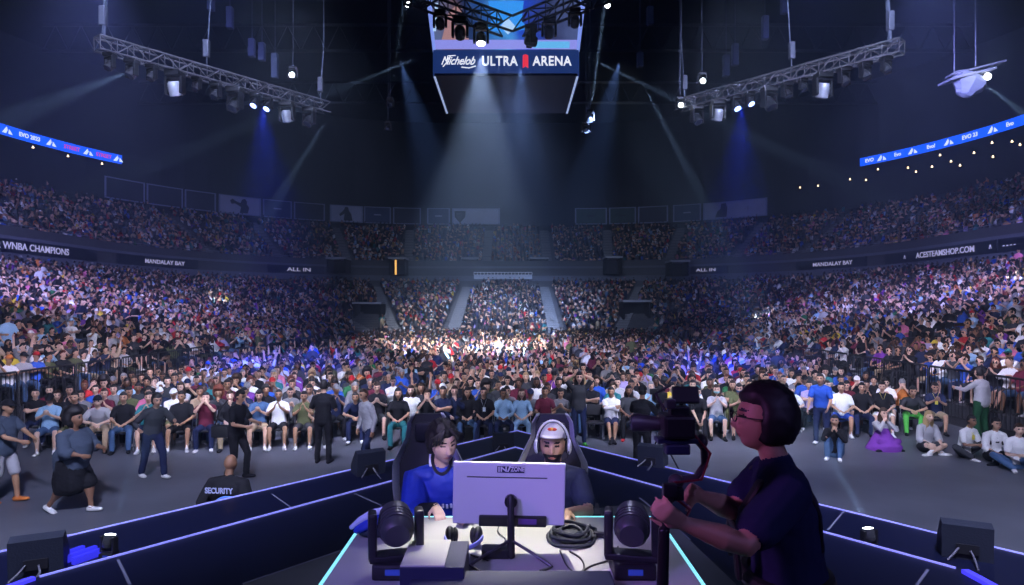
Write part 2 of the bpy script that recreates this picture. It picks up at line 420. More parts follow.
    if wr > 0:
        vt = [0] * len(me.vertices)
        for f, t in zip(me.polygons, mi):
            if t in (TOP, BOT):
                for i in f.vertices: vt[i] = 1
        co = [v.co.copy() for v in me.vertices]; no = [v.normal.copy() for v in me.vertices]; flat = []
        for i, q in enumerate(co):
            if vt[i]:
                n_ = noise.noise(V((q.x * 7, q.y * 7, q.z * 16 + q.x * 6))) + 0.5 * noise.noise(q * 24)
                q = q + no[i] * (n_ * wr)
            flat += [q.x, q.y, q.z]
        me.vertices.foreach_set('co', flat); me.update()
    me.polygons.foreach_set('use_smooth', [True] * len(me.polygons))
    return me, M

def shell(me, want, off, name, keep=None):
    """the faces of one garment, lifted off the body: a garment mesh of its own"""
    mi = np.empty(len(me.polygons), np.int32); me.polygons.foreach_get('material_index', mi)
    used = {}; vs = []; fs = []
    for f in me.polygons:
        if mi[f.index] in want and (keep is None or keep(f.center)):
            idx = []
            for i in f.vertices:
                if i not in used:
                    used[i] = len(vs); v = me.vertices[i]; vs.append(v.co + v.normal * off)
                idx.append(used[i])
            fs.append(idx)
    if not fs: return None
    # fold the rim back onto the body so the hem shows a thickness
    ec = {}
    for f in fs:
        for a, c in zip(f, f[1:] + f[:1]): ec[(a, c)] = 1
    inv = {n: o for o, n in used.items()}
    rim = {}
    for (a, c) in list(ec):
        if (c, a) not in ec:
            for q in (a, c):
                if q not in rim:
                    v = me.vertices[inv[q]]; rim[q] = len(vs); vs.append(v.co - v.normal * 0.004)
            fs.append([c, a, rim[a], rim[c]])
    m2 = bpy.data.meshes.new(name); m2.from_pydata([tuple(q) for q in vs], [], fs)
    m2.polygons.foreach_set('use_smooth', [True] * len(m2.polygons)); m2.update()
    return m2

def hair_mesh(style, vox=0.0):
    b = Buf()
    rs = random.Random(hash(style) % 1000 if False else len(style) * 7)
    def face(d):   # 1 where the face is
        a = max(0, min(1, (-d.y - 0.12) / 0.25)); c = max(0, min(1, (0.62 - d.z) / 0.22)); return a * c
    def mk(th, back=0.0, low=0.0, nz=0.004, ns=26):
        def fn(d, p):
            f = face(d); t = max(0, min(1, (-0.42 + low - d.z) / 0.25))
            k = 1 + th; k2 = k * (1 - f) * (1 - t) + 0.82 * max(f, t) if max(f, t) > 0 else k
            q = V((p.x * k2, p.y * k2 + (back if d.y > 0 else 0) * (1 - t), p.z * (k2 + 0.02)))
            return q + q.normalized() * (noise.noise(d * ns * .3) * nz * 2 + noise.noise(d * ns) * nz)
        return fn
    if style == 'short': b.ell((0, 0.004, 0.006), (0.079, 0.098, 0.119), 0, 32, 24, fn=mk(0.08))
    elif style == 'buzz': b.ell((0, 0.004, 0.004), (0.078, 0.096, 0.117), 0, 28, 20, fn=mk(0.02, nz=0.001))
    elif style == 'mop':
        b.ell((0, 0.006, 0.006), (0.082, 0.102, 0.122), 0, 36, 28, fn=mk(0.13, back=0.012, low=-0.20, nz=0.005, ns=18))
    elif style == 'fringe':      # parted fringe over the forehead and the ears
        b.ell((0, 0.006, 0.006), (0.083, 0.102, 0.122), 0, 40, 30, fn=mk(0.13, back=0.008, low=-0.02, nz=0.006, ns=20))
        for s in (-1, 1):
            for k in range(1, 5):
                a = 0.018 + k * 0.015
                b.loft([(s * a * .6, -0.075, 0.112 - k * .006), (s * (a + 0.012), -0.106 + k * 0.010, 0.078 - k * 0.004), (s * (a + 0.022), -0.098 + k * 0.013, 0.040 - k * 0.009)], [(0.013, 0.010), (0.012, 0.008), (0.004, 0.004)], side=(1, 0, 0), seg=8)
    elif style == 'long':
        def fn(d, p):
            q = mk(0.12, low=-0.5, nz=0.006)(d, p)
            if d.z < 0 and face(d) < .5:
                q.z = p.z - 0.20 * min(1, -d.z * 2.2); q.x = p.x * (1.15 + .35 * (-d.z) ** .5); q.y = p.y * 1.0 + 0.025
                if d.z < -.9: q.x *= .5
                if abs(d.x) < .95 and d.y < -.1: q.y = max(q.y, 0.0)
                sc = math.sqrt(max(0.0, 1 - d.z * d.z)); 
                k = 1.35 if sc > .35 else 1.35 * (sc / .35)
                q.x = (1 if d.x > 0 else -1) * abs(d.x) / max(sc, .001) * 0.085 * k
                q.y = (0.03 + (d.y / max(sc, .001)) * 0.055 * k) 
            return q
        b.ell((0, 0.004, 0.006), (0.079, 0.098, 0.119), 0, 30, 24, fn=fn)
    elif style == 'afro':
        def fn(d, p):
            f = max(0, min(1, (-d.y - 0.1) / 0.3)) * max(0, min(1, (0.45 - d.z) / 0.3))
            q = p * (1.85 * (1 - f) + 0.75 * f); q.z += 0.02; q.y += 0.035
            if d.z < -.5: q *= .85
            return q + q.normalized() * noise.noise(d * 9) * 0.014
        b.ell((0, 0.004, 0.006), (0.079, 0.095, 0.110), 0, 40, 30, fn=fn)
    elif style == 'cap':         # a cap with its brim
        def fn(d, p):
            q = V(p) * 1.13
            if d.z < 0.28: q = V((p.x * 1.13, p.y * 1.13, 0.028 + (p.z - 0.028) * 0.02)) if d.z > 0.0 else V((p.x * .9, p.y * .9, 0.02))
            return q
        b.ell((0, 0.0, 0.010), (0.079, 0.097, 0.112), 0, 28, 20, fn=fn)
        pts = []; n = 12
        top = []; bot = []
        for i in range(n + 1):
            a = math.pi * i / n; top.append((math.cos(a) * 0.080, -0.055 - math.sin(a) * 0.125, 0.047 - math.sin(a) * 0.022)); bot.append((math.cos(a) * 0.080, -0.055 - math.sin(a) * 0.125, 0.039 - math.sin(a) * 0.022))
        m = n + 1; b.add(top + bot, [list(range(m)), list(range(m, 2 * m))[::-1]] + [[i + 1, i, m + i, m + i + 1] for i in range(n)] + [[0, n, m + n, m]])
    elif style == 'beanie':
        def fn(d, p):
            q = V(p) * 1.16
            if d.z < 0.2: q = V((p.x * 1.16, p.y * 1.16, 0.022)) if d.z > 0 else V((p.x * .9, p.y * .9, 0.02))
            return q
        b.ell((0, 0.004, 0.012), (0.079, 0.097, 0.118), 0, 28, 20, fn=fn)
    elif style == 'bun':
        b.ell((0, 0.004, 0.006), (0.079, 0.098, 0.119), 0, 28, 22, fn=mk(0.06)); b.ell((0, 0.11, 0.07), (0.04, 0.04, 0.038), 0, 14, 10)
    me = bpy.data.meshes.new('hair'); me.from_pydata([tuple(q) for q in b.v], [], b.f)
    me.validate(); me.polygons.foreach_set('use_smooth', [True] * len(me.polygons)); me.update()
    return me
HAIRS = {}
def hair(style):
    if style not in HAIRS: HAIRS[style] = hair_mesh(style)
    return HAIRS[style]

def slot(o, m, i=0):
    while len(o.data.materials) <= i: o.data.materials.append(m)
    o.material_slots[i].link = 'OBJECT'; o.material_slots[i].material = m

def person_proto(pose, vox=0.017):
    me, M = body_mesh('person', pose, vox)
    d = {'me': me, 'M': M, 'pose': pose}
    d['shirt'] = shell(me, (TOP,), 0.004, 'shirt'); d['trousers'] = shell(me, (BOT,), 0.003, 'trousers'); A_ = [V(pose.get(k, (0, 0, 0))) * pose.get('H', 1.0) + V(pose.get('f' + k[1], (0, -1, 0))).normalized() * .06 for k in ('al', 'ar')]; d['shoes'] = [shell(me, (SHOE,), 0.003, 'shoe', (lambda c, i=i: ((c - A_[i]).length < (c - A_[1 - i]).length))) for i in (0, 1)]
    return d
HAIRC = {'black': (0.012, 0.010, 0.012), 'brown': (0.05, 0.025, 0.014), 'blond': (0.42, 0.28, 0.13), 'grey': (0.25, 0.25, 0.27), 'red': (0.16, 0.04, 0.02)}
PAL = {'black': (0.012, 0.012, 0.016), 'charcoal': (0.045, 0.047, 0.055), 'grey': (0.20, 0.20, 0.22), 'light grey': (0.42, 0.42, 0.46), 'white': (0.78, 0.78, 0.80),
       'navy': (0.018, 0.026, 0.075), 'blue': (0.03, 0.10, 0.50), 'light blue': (0.30, 0.50, 0.72), 'maroon': (0.13, 0.018, 0.04), 'red': (0.50, 0.025, 0.03),
       'purple': (0.20, 0.05, 0.36), 'pink': (0.60, 0.16, 0.30), 'teal': (0.03, 0.20, 0.22), 'green': (0.03, 0.16, 0.06), 'olive': (0.10, 0.11, 0.05),
       'yellow': (0.72, 0.52, 0.05), 'orange': (0.65, 0.20, 0.05), 'denim': (0.06, 0.12, 0.24), 'khaki': (0.38, 0.30, 0.19), 'brown': (0.12, 0.06, 0.03), 'lavender': (0.42, 0.35, 0.66), 'tan': (0.45, 0.33, 0.22),
       'slate': (0.06, 0.08, 0.12), 'bright green': (0.10, 0.50, 0.08), 'dark green': (0.015, 0.07, 0.03)}
def cloth(n): return mat('cloth_' + n.replace(' ', '_'), PAL[n], 0.85, noise_s=0.12, noise_scale=30, spec=0.2)
def hairm(n): return mat('hair_' + n, HAIRC[n], 0.55)
def make_person(proto, loc, rz, top, bottom, shoes, skin, hstyle, hcol, label, group=None, name='person', sc=1.0, hatcol=None):
    o = bpy.data.objects.new(name, proto['me']); COL.objects.link(o); o.location = loc; o.rotation_euler = (0, 0, rz); o.scale = (sc, sc, sc)
    me = proto['me']
    while len(me.materials) < 8: me.materials.append(None)
    lip = tuple(c * k for c, k in zip(SKINC[skin], (0.85, 0.5, 0.55)))
    ms = [skin_mat(skin), cloth(top), cloth(bottom), cloth(shoes), hairm(hcol), mat('eye_dark', (0.015, 0.01, 0.01), 0.3), mat('lip_%s' % 'abcdef'[skin], lip, 0.5), cloth('white')]
    for i, m in enumerate(ms): o.material_slots[i].link = 'OBJECT'; o.material_slots[i].material = m
    for nm, msh, m in (('shirt', proto['shirt'], ms[1]), ('trousers', proto['trousers'], ms[2]), ('shoe', proto['shoes'][0], ms[3]), ('shoe', proto['shoes'][1], ms[3])):
        if msh:
            c = bpy.data.objects.new(nm, msh); COL.objects.link(c); c.parent = o; slot(c, m)
    hobj = None
    if hstyle and hstyle != 'bald':
        under = hstyle in ('cap', 'beanie')
        if under:
            h2 = bpy.data.objects.new('hair', hair('buzz')); COL.objects.link(h2); h2.parent = o; h2.matrix_local = proto['M']; slot(h2, hairm(hcol))
        h = bpy.data.objects.new('cap' if under else 'hair', hair(hstyle)); COL.objects.link(h); h.parent = o; h.matrix_local = proto['M']
        slot(h, cloth(hatcol or 'black') if under else hairm(hcol)); hobj = h
    tag(o, label, 'person', group)
    return o

def sp(pose, **k): d = dict(pose); d.update(k); return d
SIT = dict(hem=0.035, pel=(0, 0, 0.53), lean=-0.10, lean2=0.14, al=(0.16, -0.44, 0.085), ar=(-0.16, -0.44, 0.085), kl=(0.12, -0.4, 1), kr=(-0.12, -0.4, 1), bd=1.02)
_lap = dict(wl=(0.11, -0.34, 0.68), wr=(-0.10, -0.36, 0.68), pl=(1, 0.3, -0.6), pr=(-1, 0.3, -0.6), hdl=(-0.6, -0.7, -0.2), hdr=(0.6, -0.7, -0.2), hpl=(-0.2, 0, -1), hpr=(0.2, 0, -1))
_clap = dict(wl=(0.06, -0.34, 0.98), wr=(-0.07, -0.34, 0.96), pl=(0.8, 0, -1), pr=(-0.8, 0, -1), hdl=(-0.25, -0.35, 0.8), hdr=(0.25, -0.35, 0.8), hpl=(-1, 0, 0), hpr=(1, 0, 0), curl=0.12)
_fold = dict(wl=(-0.09, -0.23, 0.86), wr=(0.09, -0.26, 0.89), pl=(1, -0.2, -0.5), pr=(-1, -0.2, -0.5), hdl=(-1, 0.1, 0.1), hdr=(1, 0.1, 0.1), hpl=(0, 1, -0.2), hpr=(0, 1, -0.2), curl=0.3)
_mouth = dict(wl=(0.05, -0.27, 1.12), wr=(-0.06, -0.27, 1.12), pl=(0.8, -0.4, -1), pr=(-0.8, -0.4, -1), hdl=(-0.15, 0.1, 1), hdr=(0.15, 0.1, 1), hpl=(-0.6, 0.8, 0), hpr=(0.6, 0.8, 0), curl=0.25)
_phone = dict(wl=(0.05, -0.33, 0.90), wr=(-0.05, -0.35, 0.92), pl=(0.8, 0, -1), pr=(-0.8, 0, -1), hdl=(-0.3, -0.6, 0.7), hdr=(0.3, -0.6, 0.7), hpl=(-0.4, 0.8, 0.2), hpr=(0.4, 0.8, 0.2), curl=0.7)
_raise = dict(wl=(0.26, -0.06, 1.66), wr=(-0.26, -0.06, 1.64), pl=(1, 0.2, 0), pr=(-1, 0.2, 0), hdl=(0, -0.1, 1), hdr=(0, -0.1, 1), hpl=(-0.3, -1, 0), hpr=(0.3, -1, 0), curl=0.15)
_lean = dict(wl=(0.07, -0.48, 0.66), wr=(-0.06, -0.48, 0.68), pl=(1, 0.3, 0.2), pr=(-1, 0.3, 0.2), lean=0.35, lean2=0.30, neckf=-0.4, hdl=(-0.6, -0.6, -0.3), hdr=(0.6, -0.6, -0.3), hpl=(-0.5, 0.4, -0.7), hpr=(0.5, 0.4, -0.7))
_chin = dict(wl=(0.04, -0.25, 1.05), wr=(-0.09, -0.34, 0.68), pl=(0.8, -0.4, -1), pr=(-1, 0.3, -0.6), hdl=(-0.2, 0.1, 1), hpl=(-0.4, 1, 0), curl=0.8)
SEATED = [
    sp(SIT, **_lap), sp(SIT, **_clap, legs='short'), sp(SIT, **_fold, twist=0.1), sp(SIT, **_mouth), sp(SIT, **_phone, legs='short', pitch=0.25),
    sp(SIT, **_lap, sleeve='long', yaw=0.25, al=(0.20, -0.36, 0.085)), sp(SIT, **_lean), sp(SIT, **_chin, sleeve='long'), sp(SIT, **_raise),
    sp(SIT, **_lap, legs='short', bw=1.12, bd=1.15, belly=0.05, ar=(-0.24, -0.44, 0.085), yaw=-0.2), sp(SIT, **_clap, bw=0.93, slim=0.9, yaw=0.2),
    sp(SIT, **_fold, legs='short', sleeve='long', bw=1.06, yaw=-0.15, al=(0.05, -0.55, 0.085), ar=(-0.04, -0.58, 0.085))]
POSE_WORD = ['hands on lap', 'clapping', 'arms crossed', 'hands at mouth', 'looking at phone', 'sitting upright', 'leaning forward', 'chin on hand', 'arms raised', 'wide seated', 'clapping', 'arms crossed']

# ------------------------------------------------------------------ the arena shell
CX, W0, R0, FY = -0.5, 13.0, 4.0, 59.0
def ring(t, y0=-10.0, step=1.2):
    """points of the bowl's outline pushed out by t: (x, y, inward nx, ny, section, u)"""
    out = []; R_ = R0 + t; yc = FY - R0; xa = W0 - R0
    n = max(2, int((yc - y0) / step))
    for i in range(n): y = y0 + (yc - y0) * i / n; out.append((CX - W0 - t, y, 1, 0, 'L', y))
    n = max(3, int(R_ * math.pi / 2 / step))
    for i in range(n):
        a = math.pi / 2 * i / n; out.append((CX - xa - R_ * math.cos(a), yc + R_ * math.sin(a), math.cos(a), -math.sin(a), 'A', math.degrees(a)))
    n = max(2, int(2 * xa / step))
    for i in range(n): x = CX - xa + 2 * xa * i / n; out.append((x, FY + t, 0, -1, 'F', x))
    n = max(3, int(R_ * math.pi / 2 / step))
    for i in range(n):
        a = math.pi / 2 * (1 - i / n); out.append((CX + xa + R_ * math.cos(a), yc + R_ * math.sin(a), -math.cos(a), -math.sin(a), 'B', math.degrees(a)))
    n = max(2, int((yc - y0) / step))
    for i in range(n + 1): y = yc - (yc - y0) * i / n; out.append((CX + W0 + t, y, -1, 0, 'R', y))
    return out
def sweep(profile, step=2.5, tag=0, b=None, close=True, lo=None, hi=None):
    """profile: list of (t, z), swept round the bowl"""
    b = b or Buf(); R_ = []
    base = ring_frames(step)
    if lo is not None: base = base[lo:hi]
    vs = []
    for (fx, fy, nx, ny) in base:
        for (t, z) in profile: vs.append((fx - nx * t, fy - ny * t, z))
    m = len(profile); fs = []
    for i in range(len(base) - 1):
        for k in range(m if close else m - 1):
            k2 = (k + 1) % m
            fs.append([i * m + k, i * m + k2, (i + 1) * m + k2, (i + 1) * m + k])
    if close: fs.append(list(range(m))[::-1]); fs.append([(len(base) - 1) * m + k for k in range(m)])
    b.add(vs, fs, tag); return b
def ring_frames(step=2.5):
    out = []; yc = FY - R0; xa = W0 - R0
    n = int(65 / step)
    for i in range(n): out.append((CX - W0, -10 + 65 * i / n, 1, 0))
    for i in range(24): a = math.pi / 2 * i / 24; out.append((CX - xa - R0 * math.cos(a), yc + R0 * math.sin(a), math.cos(a), -math.sin(a)))
    n = int(2 * xa / step)
    for i in range(n): out.append((CX - xa + 2 * xa * i / n, FY, 0, -1))
    for i in range(24): a = math.pi / 2 * (1 - i / 24); out.append((CX + xa + R0 * math.cos(a), yc + R0 * math.sin(a), -math.cos(a), -math.sin(a)))
    n = int(65 / step)
    for i in range(n + 1): out.append((CX + W0, yc - 65 * i / n, -1, 0))
    return out
def struct(o): o['kind'] = 'structure'; return o
concrete = mat('dark_concrete', (0.115, 0.122, 0.155), 0.40, noise_s=0.6, noise_scale=0.7)
tierm = mat('tier_concrete', (0.05, 0.05, 0.058), 0.8, noise_s=0.2, noise_scale=2)
b = Buf(); b.box((CX, 40, -0.05), (110, 130, 0.1)); struct(b.obj('floor', concrete, smooth=False))
NLOW, PITCH = 24, 0.86
def zlow(t): return 0.6 + 5.4 * t / 22.0
NUP, PU = 13, 0.80
def zup(t): return 8.5 + (t - 22.6) * 0.55
prof = [(0, 0.0), (0, zlow(0))]
for i in range(NLOW):
    t = 0.2 + i * PITCH
    if i: prof.append((t, zlow((i - 1) * PITCH)))
    prof.append((t, zlow(i * PITCH)))
prof += [(22.0, zlow(NLOW * PITCH - PITCH)), (22.0, 0.0)]
struct(sweep(prof).obj('floor_lower_tier', tierm, smooth=False))
prof = [(22.3, 7.0), (22.3, 8.3)]
for i in range(NUP):
    t = 22.6 + i * PU
    prof += [(t, zup(22.6 + (i - 1) * PU) if i else 8.3), (t, zup(22.6 + i * PU))]
prof += [(33.4, zup(22.6 + (NUP - 1) * PU)), (33.4, 7.0)]
struct(sweep(prof).obj('floor_upper_tier', tierm, smooth=False))
struct(sweep([(22.05, 0), (22.05, 9), (22.25, 9), (22.25, 0)]).obj('wall_concourse', tierm, smooth=False))
struct(sweep([(41, 7), (41, 32), (41.4, 32), (41.4, 7)]).obj('wall_outer', mat('black_wall', (0.012, 0.013, 0.018), 0.9), smooth=False))
struct(sweep([(33.4, 14.8), (41, 14.8), (41, 15.05), (33.4, 15.05)]).obj('floor_upper_concourse', mat('black_wall'), smooth=False))
b = Buf(); b.box((CX, 40, 32), (110, 130, 0.3)); struct(b.obj('ceiling', mat('black_ceiling', (0.006, 0.007, 0.012), 0.95), smooth=False))
b = Buf(); b.box((CX, -12, 16), (110, 0.3, 32)); struct(b.obj('wall_stage', mat('black_wall'), smooth=False))
# thin roof steel far above, barely visible
for i, y in enumerate((30, 46, 62, 78)):
    b = Buf()
    for z in (28.0, 30.5): b.box((CX, y, z), (90, 0.25, 0.25))
    for k in range(36):
        x = CX - 45 + k * 2.5; b.tube([(x, y, 28), (x + 1.25, y, 30.5), (x + 2.5, y, 28)], 0.06)
    o = b.obj('roof_beam', mat('roof_steel', (0.03, 0.032, 0.04), 0.7), smooth=False); struct(o)

# outline helper: the point of the ring (pushed out t) seen in pixel column px
def ring_at(px, t):
    r = ring(t, step=0.5); best = None
    for a, c in zip(r, r[1:]):
        if a[1] < 3 or c[1] < 3: continue
        ka = a[0] / a[1] - (px - 512) / F; kc = c[0] / c[1] - (px - 512) / F
        if ka <= 0 <= kc or kc <= 0 <= ka:
            u = ka / (ka - kc) if ka != kc else 0; best = (a[0] + (c[0] - a[0]) * u, a[1] + (c[1] - a[1]) * u, a[2], a[3])
            break
    return best
def ring_span(px0, px1, t, n=6): return [ring_at(px0 + (px1 - px0) * i / n, t) for i in range(n + 1)]
def board(px0, px1, t, z0, z1, th=0.12, n=5):
    """slab that follows the outline between two columns of the picture"""
    s = ring_span(px0, px1, t, n); b = Buf(); vs = []
    for (x, y, nx, ny) in s: vs += [(x, y, z0), (x, y, z1), (x - nx * th, y - ny * th, z1), (x - nx * th, y - ny * th, z0)]
    fs = [[0, 1, 2, 3], [4 * n + 3, 4 * n + 2, 4 * n + 1, 4 * n]]
    for i in range(n):
        for k in range(4): k2 = (k + 1) % 4; fs.append([i * 4 + k, (i + 1) * 4 + k, (i + 1) * 4 + k2, i * 4 + k2])
    b.add(vs, fs); return b
def on_ring(px, t, z, out=0.0):
    x, y, nx, ny = ring_at(px, t); return V((x + nx * out, y + ny * out, z)), math.atan2(nx, -ny)
_rc = {}
def ring_text(px, t, zc, body, size, sx, m, e, out=0.03, bold=0.012):
    if t not in _rc:
        pts = [V((q[0], q[1], 0)) for q in ring(t, step=0.25)]; nn = [V((q[2], q[3], 0)) for q in ring(t, step=0.25)]; cum = [0.0]
        for a, c in zip(pts, pts[1:]): cum.append(cum[-1] + (c - a).length)
        _rc[t] = (pts, nn, np.array(cum))
    pts, nn, cum = _rc[t]; x0, y0, _, _ = ring_at(px, t); i0 = min(range(len(pts)), key=lambda i: (pts[i] - V((x0, y0, 0))).length); s0 = cum[i0]
    o = text_obj('lettering', body, size, m, e, (0, 0, 0), (0, 0, 0), 0.01, bold=bold)
    for v in o.data.vertices:
        s_ = s0 + v.co.x * sx; i = max(0, min(len(pts) - 2, int(np.searchsorted(cum, s_)) - 1)); f = (s_ - cum[i]) / max(1e-6, cum[i + 1] - cum[i])
        p = pts[i].lerp(pts[i + 1], f) + nn[i].lerp(nn[i + 1], f) * (out + v.co.z); v.co = p + V((0, 0, zc + v.co.y)) - e.location
    return o
# fascia boards of the upper tier
dark_band = mat('dark_blue_band', (0.006, 0.007, 0.022), 0.5)
led_white = mat('led_letter', (0.5, 0.5, 0.6), 0.5, emit=(0.55, 0.55, 0.85), strength=0.42)
sub_white = mat('grey_wall', (0.10, 0.11, 0.15), 0.8)
struct(sweep([(21.95, 6.45), (21.95, 7.1), (22.04, 7.1), (22.04, 6.45)]).obj('trim_1', sub_white, smooth=False))
struct(sweep([(21.9, 8.05), (21.9, 8.3), (22.3, 8.3), (22.3, 8.05)]).obj('trim_2', sub_white, smooth=False))
def fascia(px0, px1, words, label, z0=7.1, z1=8.05):
    e = empty('ribbon_board', on_ring((px0 + px1) / 2, 21.9, z0)[0]); tag(e, label, 'sign', 'black ribbon boards along the upper tier')
    bo = board(px0, px1, 21.9, z0, z1); o = bo.obj('panel', dark_band, smooth=False)
    o.parent = e; o.location = -e.location
    for (px, body, size, sx) in words:
        ring_text(px, 21.9, (z0 + z1) / 2, body, size, sx, led_white, e)
    return e
fascia(-60, 97, [(36, '2 WNBA CHAMPIONS', 0.70, 1.05)], 'long black ribbon board reading WNBA CHAMPIONS under the upper stand')
fascia(118, 198, [(165, 'MANDALAY BAY', 0.55, 1.15)], 'black ribbon board reading MANDALAY BAY beside the champions board')
fascia(268, 324, [(300, 'ALL IN', 0.6, 1.6)], 'small dim ribbon board near the curved left corner of the bowl')
fascia(682, 728, [(705, 'ALL IN', 0.5, 1.6)], 'small dim ribbon board near the curved right corner of the bowl')
fascia(796, 866, [(832, 'MANDALAY BAY', 0.55, 1.15)], 'black ribbon board reading MANDALAY BAY beside the web address board')
fascia(885, 996, [(905, '/\\', 0.4, 1), (944, 'ACESTEAMSHOP.COM', 0.66, 1.05), (990, '/\\', 0.4, 1)], 'long black ribbon board reading ACESTEAMSHOP.COM under the upper stand')
fascia(998, 1060, [(1010, '- - - -', 0.45, 1.2)], 'last black ribbon board beyond the web address board')
# blue lit ribbons high up
blue_led = mat('blue_led', (0.01, 0.05, 0.5), 0.4, emit=(0.004, 0.085, 0.92), strength=1.4)
logo_w = mat('logo_white', (0.8, 0.8, 0.9), 0.4, emit=(0.75, 0.85, 1.0), strength=1.0)
logo_r = mat('logo_red', (0.8, 0.05, 0.1), 0.4, emit=(0.55, 0.03, 0.14), strength=1.0)
def led(px0, px1, marks, label, z0=18.6, z1=19.55):
    e = empty('led_ribbon', on_ring((px0 + px1) / 2, 33.2, z0)[0]); tag(e, label, 'led screen', 'blue led ribbons high in the bowl')
    o = board(px0, px1, 33.2, z0, z1, n=8).obj('screen', blue_led, smooth=False); o.parent = e; o.location = -e.location
    for (px, body, red) in marks:
        p, a = on_ring(px, 33.2, (z0 + z1) / 2, 0.03)
        if body == '^':
            lb = Buf(); 
            lb.add([(-0.42, 0, -0.28), (-0.12, 0, -0.28), (0.02, 0, 0.05), (-0.05, 0, 0.34), (-0.42, -.02, -0.28), (-0.12, -.02, -0.28), (0.02, -.02, 0.05), (-0.05, -.02, 0.34)], [[0, 1, 2, 3], [4, 7, 6, 5], [0, 3, 7, 4], [2, 1, 5, 6], [3, 2, 6, 7], [1, 0, 4, 5]])
            lb.add([(0.10, 0, -0.28), (0.42, 0, -0.28), (0.14, 0, 0.16), (0.10, -.02, -0.28), (0.42, -.02, -0.28), (0.14, -.02, 0.16)], [[0, 1, 2], [3, 5, 4], [0, 2, 5, 3], [2, 1, 4, 5], [1, 0, 3, 4]])
            m = lb.obj('emblem', logo_w, e, smooth=False, loc=p - e.location, rot=(0, 0, a)); m.scale = (1.3, 1, 1)
        else: ring_text(px, 33.2, (z0 + z1) / 2, body, 0.56, 0.95, logo_r if red else logo_w, e)
led(-40, 122, [(7, '^', 0), (30, 'EVO 2023', 0), (51, '^', 0), (71, 'STREET', 1), (88, '^', 0), (104, 'STREET', 1), (118, '^', 0)], 'bright blue led ribbon with red lettering, high beside the left wall', 19.0, 19.95)
led(860, 1064, [(869, 'EVO', 0), (882, '^', 0), (897, 'Evo', 0), (913, '^', 0), (931, 'Evo!', 0), (949, '^', 0), (971, 'EVO 23', 0), (993, '^', 0), (1011, 'Evo', 0)], 'bright blue led ribbon with white lettering only, high beside the right wall', 19.5, 20.4)
# small down lights under the right ribbon
lampm = mat('small_lamp', (1, 0.9, 0.7), 0.4, emit=(1.0, 0.72, 0.42), strength=3.0)
i_ = 0
_n = ['first', 'second', 'third', 'fourth', 'fifth', 'sixth', 'seventh', 'eighth', 'ninth', 'tenth', 'eleventh', 'twelfth', 'thirteenth', 'fourteenth', 'fifteenth', 'sixteenth']
DLW = [''] * 19
for r_, q_ in enumerate(sorted(range(16), key=lambda i: (850, 866, 878, 908, 916, 932, 940, 951, 960, 974, 992, 993, 1012, 1020, 818, 800)[i])): DLW[q_] = 'tiny warm down light under the right blue ribbon, %s from the left' % _n[r_]
for k_, n_ in enumerate(('left', 'middle', 'right')): DLW[16 + k_] = 'tiny warm down light under the left blue ribbon, %s of three' % n_
for px, z, t in ((850, 17.1, 34), (866, 16.9, 35), (878, 17.6, 33.6), (908, 17.2, 34), (916, 16.8, 35), (932, 17.0, 35), (940, 17.7, 33.6), (951, 17.0, 34.5), (960, 16.5, 35), (974, 17.2, 34), (992, 17.6, 33.6), (993, 16.6, 35), (1012, 17.3, 34), (1020, 16.8, 34), (818, 16.9, 34), (800, 17.0, 34), (33, 18.5, 33.4), (68, 18.5, 33.4), (102, 18.5, 33.4)):
    p, a = on_ring(px, t, z + (1.2 if px > 500 else 0.1)); b = Buf(); b.ell((0, 0, 0), (0.11, 0.11, 0.06), 0, 10, 6); b.cyl((0, 0, 0.02), (0, 0, 0.16), 0.05)
    o = b.obj('down_light', lampm, loc=p); i_ += 1
    tag(o, DLW[i_ - 1], 'ceiling light', 'tiny down lights under the led ribbons')
# banners hung round the top
frame_m = mat('banner_rail', (0.25, 0.30, 0.48), 0.6)
bm_dark = mat('banner_dark', (0.016, 0.020, 0.045), 0.7, noise_s=0.5, noise_scale=0.8)
bm_blue = mat('banner_blue', (0.03, 0.05, 0.14), 0.7, noise_s=0.4, noise_scale=0.6)
bm_green = mat('banner_green', (0.03, 0.07, 0.07), 0.7, noise_s=0.6, noise_scale=1.2)
bm_pale = mat('banner_pale', (0.42, 0.46, 0.62), 0.7, noise_s=0.15, noise_scale=0.7)
bm_ink = mat('banner_ink', (0.012, 0.014, 0.03), 0.7)
BAN = [(105, 145, 0, 'nearest the blue led ribbon on its wall'), (147, 183, 0, 'second after the left led ribbon'), (185, 216, 0, 'third after the left led ribbon'), (219, 261, 1, ''), (263, 292, 2, 'just past the boxer banner'), (294, 325, 0, 'between two blue ones'), (330, 363, 3, ''), (364, 391, 2, 'right after the pale figure banner'), (393, 421, 0, 'just before the shield banner'), (427, 450, 2, 'touching the shield banner'), (452, 500, 4, ''),
       (575, 607, 5, 'first one past the beam of light'), (609, 636, 5, 'greenish, middle of three'), (638, 668, 0, 'third past the beam of light'), (673, 701, 2, 'with a slanted streak beside the pale wide banner'), (703, 767, 6, '')]
